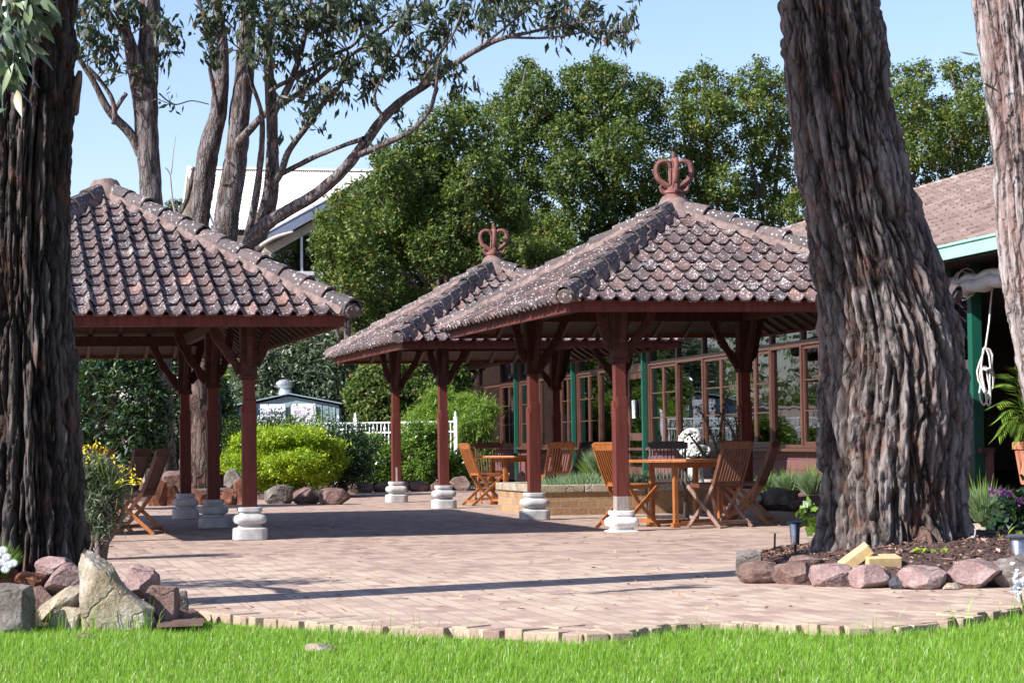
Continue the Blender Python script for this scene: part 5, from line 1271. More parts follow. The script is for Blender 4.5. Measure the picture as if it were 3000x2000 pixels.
H1 = [(800,462,36),(775,505,38),(835,500,40),(752,555,32),(800,570,46),(760,610,36),(825,630,44),(775,668,40),(745,690,26)]
H2 = [(1060,252,30),(1015,282,40),(1090,300,46),(955,335,42),(1030,350,58),(905,400,50),(1095,395,64),(985,415,64),(880,365,26),(868,455,56),(945,490,62),(1050,480,66),(915,560,58),(1010,565,62),(855,545,54),(1105,505,56),(1130,468,42),(1185,500,40),(1170,450,36),(1125,590,50),(860,640,58),(935,650,62),(1040,640,56),(830,705,46),(900,730,56),(975,720,52),(860,780,44)]
H3 = [(1208,158,20),(1190,205,36),(1236,212,40),(1150,255,34),(1202,280,54),(1160,330,44),(1252,300,36),(1185,390,58),(1128,370,28),(1240,390,46),(1205,470,52),(1150,460,46),(1240,540,50),(1170,560,56),(1120,590,50),(1130,660,55),(1205,630,58),(1270,610,52)]
H4 = [(1370,146,18),(1350,188,42),(1402,190,42),(1308,178,20),(1300,240,42),(1372,258,58),(1440,228,38),(1492,205,30),(1474,270,48),(1292,310,46),(1350,340,58),(1430,330,54),(1503,305,38),(1312,400,54),(1392,420,60),(1462,405,52),(1335,480,50),(1420,495,48),(1500,400,44),(1490,480,44),(1380,560,50),(1310,560,52),(1450,560,52),(1520,560,44),(1370,640,55)]
H5 = [(1620,160,22),(1582,198,30),(1652,205,36),(1560,260,36),(1620,270,52),(1682,258,32),(1572,330,44),(1642,350,54),(1602,410,48),(1662,430,44),(1560,420,40),(1622,485,48),(1580,540,44),(1650,545,44),(1540,500,40)]
H6 = [(1750,160,22),(1718,200,34),(1782,205,36),(1740,270,48),(1802,280,38),(1712,335,42),(1772,350,50),(1732,420,48),(1800,425,42),(1700,490,44),(1772,495,46),(1720,550,40),(1790,560,44),(1830,480,40)]
H7 = [(2062,192,34),(2110,182,34),(2082,250,48),(2132,260,44),(2050,320,42),(2120,335,50),(2108,400,42),(2060,385,40)]
H8 = [(2182,160,26),(2222,182,34),(2162,250,36),(2212,265,48),(2256,228,36),(2180,330,50),(2242,320,46),(2200,395,42),(2266,390,40),(2290,290,34)]
for lab, lm_, D_, sd_, m_ in (('low evergreen right under the white roof, leftmost of the evergreen row',H1,57,101,'lf_hedge2'),('broad dark evergreen directly behind the farthest pavilion',H2,59,102,'lf_hedge'),('tall dark pointed evergreen between the crowned roofs',H3,66,103,'lf_hedge'),('tallest broad evergreen behind the apex of the right pavilion',H4,66,104,'lf_hedge'),('airy yellowish evergreen just right of the large crown finial',H5,68,105,'lf_hedge2'),('yellowish evergreen touching the left edge of the leaning trunk',H6,68,106,'lf_hedge2'),('sunlit evergreen above the restaurant roof, nearer the leaning trunk',H7,66,107,'lf_hedge2'),('sunlit evergreen above the restaurant roof, touching the pale trunk',H8,66,108,'lf_hedge2'),
  ('young light green evergreen just left of the small crown finial',[(1030,605,22),(1012,640,30),(1048,645,28),(1025,690,40)],61,109,'lf_hedge2'),('young light green evergreen between the two crown finials',[(1252,528,28),(1220,560,34),(1285,555,36),(1200,600,34),(1250,605,46),(1320,600,40),(1300,640,40)],62,110,'lf_hedge2'),('sparse light green sapling tree above the right slope of the right pavilion',[(1690,620,24),(1720,640,28),(1660,645,24),(1700,670,30)],63,111,'lf_hedge2')):
    lump_tree('evergreen_tree', lab, 'tree', lm_, D_, sd_, m_, dens=1.0 if m_ == 'lf_hedge' else .8)
ev_tree('glossy_shrub_tree','glossy leaved shrub tree against the brown wall beyond the white pool fence','tree',880,838,1020,130,53,121,'lf_hedge',14000,.11,.055,None,.03,34,.34)
ev_tree('glossy_shrub_tree','dark glossy shrub tree between the left posts of the far pavilion','tree',970,800,1020,150,54,122,'lf_hedge',18000,.11,.055,None,.03,40,.36)
ev_tree('olive_tree','fine leaved grey green tree behind the shed','tree',680,765,1000,235,57.8,123,'lf_olive',52000,.14,.042,None,0,60,.45)
ev_tree('bushy_tree','mid green bushy tree left of the shed vent, behind the post','tree',535,868,1000,100,58.5,124,'lf_bright',12000,.10,.05,None,0,36,.34)
ev_tree('dark_glossy_bush','dark glossy leaved bush under the left pavilion eave','bush',268,800,1075,200,34.5,125,'lf_dark',14000,.10,.036,None,0,46,.26)
ev_tree('distant_gum','small distant gum crown above the left pavilion hip','tree',400,462,620,60,95,126,'lf_olive',5000,.2,.06,None,0,18,.35)
ev_tree('bushy_tree','dark bushy tree at the left edge behind the shaggy trunk','tree',110,760,1060,230,46,127,'lf_dark',16000,.12,.055,None,0,50,.4)
ev_tree('bushy_tree','dark bushy tree behind the left pavilion, between its middle and rear posts','tree',420,800,1060,180,50,128,'lf_dark',14000,.12,.055,None,0,50,.4)
lump_tree('evergreen_tree','dark evergreen closing the gap behind the restaurant end','tree',[(1100,660,60),(1160,640,60),(1080,760,60),(1150,760,70),(1220,720,60),(1300,720,60)],66,129,'lf_hedge')
# far belt of trees closing the view
rg = np.random.default_rng(77); lo = []
for i in range(46):
    x = -60+2.9*i+rg.normal(); lo.append([x, 118+rg.normal()*4, 2.0, 2.6, 2.2, 2.4+rg.random()*1.6])
tag(crown('tree_belt', lo, M['lf_hedge'], None, 30000, .34, .2, 900, .5, .1, .4, 77), kind='stuff')

# ------------------------------------------------------------------ shrubs and bedding plants
def shrub(name, label, cat, cx, top_, bot, w, D, seed, mat_, n, L, W, ncl=260, sig=.13, droop=0., depth=.8, z0=0., nl=12, k_=.45, out=.7, group=None, inner=.14, flat=.8, up=.4, main=.8, reject=.78):
    rg = np.random.default_rng(seed); a = P(cx, top_, D); b = P(cx, bot, D); rx = w*K*D/F/2; base = (a.x, D, z0); h = a.z-b.z
    r = empty(name, base, 0, label, cat, group)
    lo = blob_lobes((a.x, D, b.z+h*.5), (rx, rx*depth, h*.5), nl, rg, k_, .85, main)
    crown('foliage', lo, M[mat_], r, n, L, W, ncl, sig, droop, up, seed, 0, base, out=out, inner=inner, flat=flat, reject=reject)
    k = MB()
    for i in range(9):
        t = Vector((a.x+rg.normal()*rx*.5, D+rg.normal()*rx*.4, b.z+h*(.4+.4*rg.random()))); limb(k, [(a.x+rg.normal()*.06, D+rg.normal()*.06, z0), Vector((a.x, D, z0)).lerp(t, .5)+Vector((rg.normal()*.08, 0, .05)), t], [.03,.02,.008], 6, .1, i)
    k.build('stems', M['twig'], r, origin=base, smooth=True); return r
shrub('golden_shrub','bright yellow green clipped shrub behind the front post of the left pavilion','shrub',650,985,1122,270,40.3,201,'lf_gold',64000,.062,.021,1500,.055,-.5,.75,nl=46,k_=.27,out=.9,up=.8,main=.66,reject=.92)
shrub('dark_conifer_shrub','dark feathery shrub peeping over the back of the golden shrub','shrub',655,962,1110,270,42.6,202,'lf_bright',12000,.10,.022,300,.15,-.2,.5)
shrub('dark_conifer_shrub','dark shaded shrub filling the right end of the golden shrub','shrub',785,985,1120,110,41.2,203,'lf_dark',7000,.09,.026,200,.13,-.1,.8)
shrub('small_leaved_shrub','light green small leaved shrub left of the first far pavilion post','shrub',845,1000,1125,110,45,204,'lf_bright',15000,.06,.028,520,.055,-.2,.8,nl=30,k_=.28,main=.66,reject=.92)
shrub('small_leaved_shrub','light green small leaved shrub between the two left posts of the far pavilion','shrub',965,968,1125,150,45.3,205,'lf_bright',22000,.06,.028,700,.055,-.2,.8,nl=34,k_=.28,main=.66,reject=.92)
shrub('small_leaved_shrub','low light green shrub right of the second far pavilion post','shrub',1050,1040,1120,70,45.5,206,'lf_bright',4500,.075,.032,140,.09,-.1,.8)
shrub('weeping_shrub','rounded feathery weeping shrub against the end of the restaurant','shrub',1035,898,1085,200,50.5,207,'lf_feather',42000,.13,.018,700,.10,.35,.75,nl=16,k_=.34,out=.7,up=.9)
shrub('weeping_shrub','darker drooping half of the feathery shrub, in front of the leftmost glazing','shrub',1092,958,1085,62,49.5,208,'lf_bright',12000,.13,.018,240,.10,.7,.75,nl=9,k_=.4,out=.4)
sg = (P(250,1100,19.6))
shr_ = shrub('daisy_bush','grey green daisy bush with yellow flowers beside the left trunk','bush',222,1040,1215,74,19.6,209,'lf_olive',5200,.075,.014,110,.075,-.2,.8,nl=10,k_=.5,out=.9,inner=.35)
rg = np.random.default_rng(31); fl = [((196,1030),8),((215,1022),9),((240,1030),6),((265,1058),3),((283,1072),8),((300,1085),4),((310,1100),10),((318,1112),6),((275,1108),3),((222,1045),5),((205,1050),5)]
C = []
k = MB()
for (xy, n) in fl:
    c = P(xy[0], xy[1], 19.2); st_ = P(250, 1130, 19.6); k.tube([st_, st_.lerp(c,.6)+Vector((0,0,.03)), c], [.004,.003,.003], 4)
    for i in range(int(n*1.6)): C.append(tuple(c+Vector(rg.normal(size=3)*.025)))
C = np.array(C)-np.array(shr_.location); v, f = leaf_geo(C, rg.normal(size=C.shape)+[0,0,.3], rg.normal(size=C.shape)+[0,-.6,.6], .034, .017); fast_mesh('flowers', v, f, M['petal_y'], shr_, np.repeat(rg.random(len(C)),4)); k.build('flower_stalks', M['lf_lime'], shr_, origin=shr_.location)
lav = 'lavender clumps by the restaurant'
for i, (cx, yb, wd, ht, D, lab) in enumerate(((1765,1132,70,62,33.0,'silver green lavender clump at the left end of the bed under the restaurant windows'),(1815,1136,80,72,32.8,'silver green lavender clump in the middle of the bed under the restaurant windows'),(1868,1136,80,80,32.5,'silver green lavender clump half hidden by the left edge of the leaning trunk'),(2262,1196,120,112,23.6,'grey green lavender clump with tall stalks right of the leaning trunk'),(2400,1180,110,100,23.0,'grey green lavender clump cut off at the right edge'))):
    c = P(cx, yb, D); c.z = max(c.z, .02); r = wd*K*D/F/2; h = ht*K*D/F
    tuft('lavender_clump', lab, 'lavender', c, r, h*.66, 1700, M['lf_grey'], 60+i, .010, lav, base_r=.4)
    rg = np.random.default_rng(90+i)
    o = tuft('stalks', None, None, c, r*.95, h, 90, M['lf_bright'], 80+i, .009, None, base_r=.4); o.parent = bpy.data.objects[[x.name for x in bpy.data.objects if x.name.startswith('lavender_clump')][-1]]; o.location = (0,0,0)
shrub('pelargonium_plant','dark leafy pelargonium with purple flowers at the right edge','flowering plant',2332,1130,1260,70,20.0,215,'lf_dark',1500,.075,.065,60,.08,.1,.9,nl=8,inner=.4)
pl = bpy.data.objects['pelargonium_plant']; rg = np.random.default_rng(41); C = []
for xy in ((2240,1108),(2318,1133),(2300,1128),(2345,1150),(2262,1112)):
    c = P(xy[0]+(40 if xy[0] < 2270 else 0), xy[1]+(20 if xy[0] < 2270 else 0), 19.7)
    for i in range(26): C.append(tuple(c+Vector(rg.normal(size=3)*.018)))
C = np.array(C)-np.array(pl.location); v, f = leaf_geo(C, rg.normal(size=C.shape), rg.normal(size=C.shape)+[0,-.5,.5], .028, .022); fast_mesh('flowers', v, f, M['petal_p'], pl, np.repeat(rg.random(len(C)),4))
def lime_plant(label, pts, D, n=7, L=.075, seed=0, mat_='lf_lime'):
    rg = np.random.default_rng(seed); c = [P(x, y, D) for x, y in pts]; b = c[0].copy(); b.z -= .05; C = []
    k = MB()
    r = empty('seedling', b, 0, label, 'seedling', 'small green seedlings in the mulch bed')
    for q in c: 
        k.tube([b, b.lerp(q,.6)+Vector((0,0,.02)), q], .004, 4)
        for i in range(n): C.append(tuple(q+Vector(rg.normal(size=3)*.03)))
    C = np.array(C)-np.array(b); v, f = leaf_geo(C, rg.normal(size=C.shape)+[0,0,.1], rg.normal(size=C.shape)+[0,-.6,.9], L, L*.85); fast_mesh('leaves', v, f, M[mat_], r, np.repeat(rg.random(len(C)),4)); k.build('stalk', M['lf_lime'], r, origin=b)
lime_plant('lime green seedling at the foot of the leaning trunk, above the rocks', [(2118,1268),(2135,1276),(2150,1272),(2162,1278)], 15.6, 4, .07, 1)
lime_plant('lime green leafy seedling behind the silver garden light', [(2318,1245),(2335,1238),(2322,1256),(2345,1250)], 16.4, 5, .09, 2)
lime_plant('green leafy seedling at the left foot of the leaning trunk, beside the capped light', [(1850,1172),(1858,1165),(1866,1195),(1878,1202),(1868,1210),(1845,1176)], 17.4, 6, .075, 3, 'lf_bright')
tuft('white_daisy_clump','white daisies at the left edge in front of the shaggy trunk','flowers', P(-6,1325,13.1), .16, .20, 400, M['lf_bright'], 71, .007)
wd = bpy.data.objects['white_daisy_clump']; rg = np.random.default_rng(42); C = []
for xy in ((6,1262),(14,1278),(4,1290),(18,1296),(30,1292),(-4,1270),(12,1306)):
    c = P(xy[0], xy[1], 12.95)
    for i in range(14):
        a = 2*math.pi*i/14; C.append((c.x+.016*math.cos(a), c.y, c.z+.013*math.sin(a)))
C = np.array(C)-np.array(wd.location); v, f = leaf_geo(C, C-np.repeat(C.reshape(-1,14,3).mean(1),14,0), np.tile([0,-1.,.4],(len(C),1)), .026, .011); fast_mesh('flowers', v, f, M['petal_w'], wd, np.repeat(rg.random(len(C)),4))
tuft('white_flower','single pale flower head rising at the right edge before the rocks','flowers', G(2385,1440,-.05), .05, .28, 40, M['lf_bright'], 72, .006)
wf = bpy.data.objects['white_flower']; c = P(2338,1338,9.6); C = np.array([tuple(c+Vector(rg.normal(size=3)*np.array([.014,.014,.028]))) for i in range(70)])-np.array(wf.location)
v, f = leaf_geo(C, rg.normal(size=C.shape), rg.normal(size=C.shape), .03, .016); fast_mesh('flowers', v, f, M['petal_w'], wf, np.repeat(rg.random(len(C)),4)); k = MB(); k.tube([wf.location, P(2350,1390,9.6), c], .004, 5); k.build('stalk', M['lf_bright'], wf, origin=wf.location)
# veranda pot with palm
pc = P(2375,1085,24.6); plant_pot((pc.x, pc.y), P(2405,1040,24.6).x-P(2362,1040,24.6).x+.02, .46, 'large terracotta pot at the right edge on the veranda', P(2350,1112,24.6).z)
palm = empty('potted_palm', (pc.x, pc.y, .8), 0, 'small palm with arching fronds in the terracotta pot', 'palm'); rg = random.Random(6); vs, fr_ = [], MB()
for (x, y) in ((2292,1000),(2285,930),(2300,880),(2310,858),(2330,845),(2298,960),(2400,850),(2450,900),(2440,980),(2318,985),(2345,1010)):
    t = P(x, y, 24.2+rg.gauss(0,.2)); b = Vector((pc.x, pc.y, .82)); m = b.lerp(t,.55)+Z*.22; ps, rs = smooth_path([b, m, t], [.008,.006,.003], 9); fr_.tube(ps, rs, 5)
    for i in range(5, len(ps)-1):
        d = (ps[i+1]-ps[i]).normalized(); sd = d.cross(Z).normalized()
        for s_ in (-1,1): vs.append((ps[i]+(sd*s_*.7+d*.8-Z*.35)*.07, sd*s_*.7+d*.8-Z*.35))
fr_.build('frond_stalks', M['lf_bright'], palm, origin=palm.location)
C = np.array([tuple(a) for a, b in vs])-np.array(palm.location); A_ = np.array([tuple(b) for a, b in vs]); v, f = leaf_geo(C, A_, np.tile([0,-.3,1.],(len(C),1)), .16, .016); fast_mesh('fronds', v, f, M['lf_bright'], palm, np.repeat(np.random.default_rng(3).random(len(C)),4))
# ------------------------------------------------------------------ mulch beds
def mound(name, pts, h, mat_, power=1.6, z0=.004, nz=.025):
    c = sum((Vector(p) for p in pts), Vector())/len(pts); vs, fs_ = [], []; rings = 14; dense = []
    for i in range(len(pts)):
        a, b = Vector(pts[i]), Vector(pts[(i+1) % len(pts)])
        for j in range(6): dense.append(a.lerp(b, j/6))
    n = len(dense)
    for r in range(rings+1):
        t = 1-r/rings*.98
        for p in dense:
            q = c+(p-c)*t; z = h*(1-t**power)+nz*mnoise.noise(Vector((q.x*6, q.y*6, 0)))*(1 if r else 0); vs.append((q.x, q.y, z0+max(0, z) if r else z0-.02))
    for r in range(rings):
        for k in range(n): k2 = (k+1) % n; fs_.append((r*n+k, r*n+k2, (r+1)*n+k2, (r+1)*n+k))
    fs_.append(tuple(rings*n+k for k in range(n)))
    mb = MB(); mb.add(vs, fs_); o = mb.build(name, mat_, smooth=True); tag(o, kind='structure'); return vs
bedB = [G(1700,1330),G(1790,1340),G(1880,1346),G(2000,1350),G(2120,1352),G(2240,1350),G(2352,1345),Vector((4.6,15.2,0)),Vector((6.2,16,0)),Vector((6.6,19,0)),Vector((4.4,20.2,0)),Vector((3.2,19.2,0)),Vector((2.25,18.3,0)),G(1755,1262),G(1700,1290)]
M['mulch'] = mat('bark_mulch', (.15,.085,.065), (.07,.04,.03), 22, .95, .9, dist=.03)
mound('mulch_bed', bedB, .24, M['mulch'])
bedA = [G(385,1405),G(300,1425),G(180,1430),G(60,1430),Vector((-3.8,12.7,0)),Vector((-5.5,13.5,0)),Vector((-5.5,17.5,0)),Vector((-3.8,17.0,0)),Vector((-3.3,16.0,0)),Vector((-2.85,14.8,0)),Vector((-2.6,13.9,0)),G(335,1385)]
mound('mulch_bed', bedA, .14, M['mulch'])
mound('lavender_bed', [Vector((2.7,34.6,0)),Vector((2.95,31.6,0)),Vector((3.5,30.6,0)),Vector((4.6,29.4,0)),Vector((5.3,27.4,0)),Vector((5.6,27.6,0)),Vector((4.9,31,0)),Vector((3.9,35.2,0))], .16, M['mulch'])
# loose chips
rg = np.random.default_rng(61); n = 9000
x = 1.5+4.2*rg.random(n); y = 14.9+4.2*rg.random(n)
from mathutils.geometry import intersect_point_tri_2d
def inside(px, py, poly):
    r = np.zeros(len(px), bool); m = len(poly)
    for i in range(m):
        x1, y1, x2, y2 = poly[i][0], poly[i][1], poly[(i+1) % m][0], poly[(i+1) % m][1]
        c = ((y1 > py) != (y2 > py)) & (px < (x2-x1)*(py-y1)/(y2-y1+1e-12)+x1); r ^= c
    return r
ok_ = inside(x, y, bedB) & (((x-2.85)**2+(y-DB)**2) > .45**2); x, y = x[ok_], y[ok_]
deps = bpy.context.evaluated_depsgraph_get(); bpy.context.view_layer.update(); deps = bpy.context.evaluated_depsgraph_get()
mbo = bpy.data.objects['mulch_bed']
z = np.array([(lambda h: h[1].z if h[0] else 0)(mbo.ray_cast(Vector((a, b, 3)), Vector((0,0,-1)))) for a, b in zip(x, y)])
C = np.stack([x, y, z+.012], 1); m = len(C); ax = rg.normal(size=(m,3))*np.array([1,1,.28])
v, f = leaf_geo(C, ax, rg.normal(size=(m,3))*.5+np.array([0,0,1]), .035*np.exp(rg.normal(size=m)*.5), .016*np.exp(rg.normal(size=m)*.3), .25)
tag(fast_mesh('mulch_chips', v, f, M['chip'], None, np.repeat(rg.random(m),4)), kind='stuff')
# leaf litter on the paving
n = 420; yy = 13.0+14*rg.random(n)**1.3; xx = (rg.random(n)-.5)*yy*.46; C = np.stack([xx, yy, np.full(n,.008)],1)
v, f = leaf_geo(C, rg.normal(size=(n,3))*np.array([1,1,.15]), np.tile([0,0,1.],(n,1))+rg.normal(size=(n,3))*.25, .045*np.exp(rg.normal(size=n)*.4), .016, .3)
tag(fast_mesh('leaf_litter', v, f, M['litter'], None, np.repeat(rg.random(n),4)), kind='stuff')

# ------------------------------------------------------------------ rocks
def rock(label, x0, y0, x1, y1, mat_, seed, D=None, z0=0., depth=.8, ang=4, tilt=0., group='rocks', name='rock', pts=None, flat=0.):
    if D is None: D = G((x0+x1)/2, y1, z0).y
    if group == 'rocks edging the bed of the leaning trunk' and x1-x0 > 50: x0 -= 5; x1 += 5; y0 -= 3
    a, b = P(x0, y1, D), P(x1, y0, D); w, h = b.x-a.x, b.z-a.z; dp = max(w*depth, h*.5); D += dp*.42
    rg = random.Random(seed); so = Vector((seed*3.3, seed*1.7, 0))
    bm = bmesh.new(); bmesh.ops.create_icosphere(bm, subdivisions=5, radius=1)
    planes = []
    for i in range(ang+4): 
        n = Vector((rg.gauss(0,1), rg.gauss(-.3,1), rg.gauss(.2,.8))).normalized(); planes.append((n, rg.uniform(.62,.86)))
    for v in bm.verts:
        q = v.co.copy(); 
        r = 1+.16*mnoise.noise(q*1.1+so)+.07*mnoise.noise(q*2.7+so)
        q = Vector((math.copysign(abs(q.x)**.8, q.x), math.copysign(abs(q.y)**.8, q.y), math.copysign(abs(q.z)**.8, q.z)))*r
        for n, d in planes:
            e = q.dot(n)-d
            if e > 0: q -= n*e*.97
        q += q.normalized()*(.030*mnoise.noise(q*6+so)+.018*mnoise.noise(q*14+so))
        v.co = q
    xs = [v.co.x for v in bm.verts]; zs = [v.co.z for v in bm.verts]; ys = [v.co.y for v in bm.verts]
    mx, Mx, mz, Mz, my, My = min(xs), max(xs), min(zs), max(zs), min(ys), max(ys)
    for v in bm.verts:
        p = v.co; X = ((p.x-mx)/(Mx-mx)-.5)*w; Y_ = ((p.y-my)/(My-my)-.5)*dp; Zz = (p.z-mz)/(Mz-mz)*(h*1.12)-h*.12
        if pts is not None:                      # outline: half widths by height
            t = max(0, min(1, Zz/h)); l = np.interp(t, [q[0] for q in pts], [q[1] for q in pts]); r_ = np.interp(t, [q[0] for q in pts], [q[2] for q in pts])
            u_ = (p.x-mx)/(Mx-mx); s_ = math.sqrt(max(.02, 1-(2*t-1)**2)) if False else 1
            zc_ = (p.z-mz)/(Mz-mz); base_w = math.sqrt(max(.0, 1-abs(2*zc_-1)**2.2))+.06; uu = max(-.5, min(.5, (u_-.5)/base_w)); X = (l+(r_-l)*(uu+.5)-.5)*w
        Mz_ = Matrix.Rotation(tilt, 3, 'Y'); v.co = Mz_ @ Vector((X, Y_, Zz))
    me = bpy.data.meshes.new(name); bm.to_mesh(me); bm.free(); me.materials.append(M[mat_]); me.polygons.foreach_set('use_smooth', [True]*len(me.polygons)); me.set_sharp_from_angle(angle=R(32))
    o = link(name, me); o.location = ((a.x+b.x)/2, D, a.z); return tag(o, label, 'rock', group)
gl_ = 'rocks heaped round the left trunk'
rock('tall pale pointed limestone boulder standing before the left rock heap',168,1258,360,1448,'rk_pale',1,12.5,0,.55,3,0,gl_,'boulder',[(0,.0,1.0),(.25,.0,.97),(.42,.02,.72),(.6,.05,.55),(.8,.04,.44),(1,.1,.34)])
rock('pink angular rock right behind the tall pale boulder',272,1297,352,1368,'rk_pink',2,13.0,0,.8,6,R(18),gl_)
rock('brown rounded rock low at the right end of the left heap',318,1342,402,1432,'rk_brown',3,12.75,0,.8,4,R(10),gl_)
rock('small pale grey rock at the far right end of the left heap',372,1352,424,1424,'rk_grey',4,13.0,0,.8,4,R(12),gl_)
rock('slanting pale slab leaning against the tall boulder',84,1352,222,1400,'rk_pale',5,12.7,0,.7,5,R(-33),gl_)
rock('pink rounded rock on top of the slanting slab',104,1294,204,1356,'rk_pink',6,12.9,0,.8,4,R(-22),gl_)
rock('pinkish rock topmost behind the left heap',70,1278,168,1322,'rk_pink',7,13.3,0,.8,4,R(8),gl_)
rock('red rock at the left edge of the heap, upper one',28,1312,104,1354,'rk_red',8,13.0,0,.8,5,0,gl_)
rock('dark red rock cut off by the left edge',-40,1304,42,1352,'rk_red',9,13.1,0,.8,5,0,gl_)
rock('large grey brown block rock at the lower left edge',-50,1338,72,1450,'rk_grey',10,12.4,0,.7,7,0,gl_)
rock('low pale rock between the grey block and the tall boulder',108,1392,196,1450,'rk_pale',11,12.55,0,.7,4,0,gl_)
rock('small brown rock wedged below the red rocks',66,1345,122,1400,'rk_brown',12,12.9,0,.8,5,0,gl_)
k = MB(); k.poly([tuple(G(x,y,.004)) for x, y in ((360,1392),(430,1388),(452,1402),(440,1412),(470,1420),(465,1436),(360,1440))]); tag(k.build('bare_soil', M['soil']), kind='structure')
rock('earth coloured stone lying at the foot of the loose paving edge',378,1398,440,1440,'rk_brown',13,12.9,0,.8,4,0,gl_)
rock('flat brown stone lying in the grass below the tall boulder',160,1454,218,1474,'rk_brown',14,None,-.05,.8,3,0,'stones in the lawn','stone')
rock('flat pale stone lying in the middle of the lawn',696,1478,766,1506,'rk_pale',15,None,-.06,.8,3,R(4),'stones in the lawn','stone')
gb = 'rocks edging the bed of the leaning trunk'
rock('upright white faced slab at the left end of the right rock border',1684,1262,1738,1338,'rk_grey',21,None,0,.8,9,R(14),gb)
rock('brown rounded rock next to the white faced slab',1704,1289,1792,1340,'rk_brown',22,None,0,.8,3,0,gb)
rock('shaded brown pink rock, third in the right border',1784,1292,1874,1342,'rk_brown',23,None,0,.8,4,0,gb)
rock('pink squarish rock below the brown topping stone',1868,1297,1958,1347,'rk_pink',24,None,0,.8,6,0,gb)
rock('mottled round rock just under the flat yellow brick',1957,1299,2048,1351,'rk_pink',25,None,0,.8,2,0,gb)
rock('small dark slate stone between two round border rocks',2044,1321,2090,1353,'rk_dark',26,None,0,.8,5,0,gb)
rock('pinkish grey round rock right of the dark slate',2072,1301,2176,1354,'rk_pink',27,None,0,.8,3,0,gb)
rock('largest smooth pink boulder of the right border',2180,1287,2306,1351,'rk_pink',28,None,0,.75,3,0,gb)
rock('grey smooth boulder at the right edge of the border',2286,1281,2400,1349,'rk_grey',29,None,0,.75,3,0,gb)
rock('flat brown stone lying on top of the right border',1818,1277,1888,1302,'rk_brown',30,15.65,.2,.8,3,R(5),gb)
rock('pink wedge stone lying on the mulch right of the yellow bricks',2072,1284,2132,1303,'rk_pink',31,15.4,.2,.7,5,0,gb)
rock('small tan flat stone wedged before the largest pink boulder',2168,1338,2210,1354,'rk_pale',32,None,0,.8,3,0,gb)
rock('pale chip of stone standing in the mulch above the border',2150,1288,2178,1310,'rk_pink',33,15.5,.17,.5,5,0,gb)
gm_ = 'rocks edging the rear garden bed'
rock('white topped brown boulder right of the front post of the left pavilion',603,1112,674,1157,'rk_grey',41,None,0,.8,5,0,gm_)
rock('tan boulder second to the right of the front post, below the golden shrub',670,1119,734,1158,'rk_brown',42,None,0,.8,4,0,gm_)
rock('tan boulder third to the right of the front post, below the golden shrub',728,1119,804,1159,'rk_brown',43,None,0,.8,4,0,gm_)
rock('red laterite rock between the two right posts of the left pavilion, lower',498,1120,545,1160,'rk_red',44,None,0,.8,6,0,gm_)
rock('red laterite rock touching the front post of the left pavilion',535,1098,572,1158,'rk_red',45,None,0,.8,6,0,gm_)
rock('whitish rock behind the red laterite pair',512,1076,560,1122,'rk_grey',46,39.3,0,.8,5,0,gm_)
rock('red rock left of the rear post of the left pavilion',338,1098,382,1168,'rk_red',47,36.2,0,.8,5,0,gm_)
rock('small red rock just left of the rear post of the left pavilion',372,1112,412,1162,'rk_red',48,36.6,0,.8,5,0,gm_)
rock('red rock between the rear and middle posts of the left pavilion',428,1122,475,1160,'rk_red',49,None,0,.8,5,0,gm_)
rock('flat grey boulder behind the rear post of the left pavilion',366,1080,440,1118,'rk_brown',50,38.5,.0,.8,4,0,gm_)  # brown stone colour stands in for the shade on this grey boulder
gf = 'rocks edging the far bed by the pool fence'
for i, (x0,y0,x1,y1,mm,lab) in enumerate(((802,1104,862,1130,'rk_brown','tan rock left of the first far pavilion post, leftmost of the far bed'),(858,1107,896,1131,'rk_brown','dark rock just left of the first far pavilion post'),(938,1103,988,1131,'rk_brown','reddish rock right of the first far pavilion post'),(984,1104,1014,1130,'rk_brown','small rock left of the second far pavilion post'),(1032,1092,1082,1130,'rk_brown','dark rock right of the second far pavilion post'),(905,1105,940,1130,'rk_pink','small pinkish rock in the middle of the far bed edge'))):
    rock(lab,x0,y0,x1,y1,mm,60+i,44.0,0,.8,4,0,gf)
rock('pale pink rock beyond the planter, under the far table',1513*.784,1379*.784,1545*.784,1418*.784,'rk_pink',70,39.0,0,.8,4,0,gf)
gr_ = 'rocks beside the lavender bed'
rock('large dark pointed boulder in the shade left of the leaning trunk',1748,1118,1842,1172,'rk_grey',71,None,0,.7,5,R(-6),gr_,'boulder')
rock('brown shaded rock touching the leaning trunk at left',1818,1140,1900,1176,'rk_brown',72,None,0,.8,4,0,gr_)
rock('pale flat stone right of the leaning trunk, below the lavender',2226,1200,2300,1218,'rk_pale',73,20.5,.12,.8,3,0,gr_,'stone')
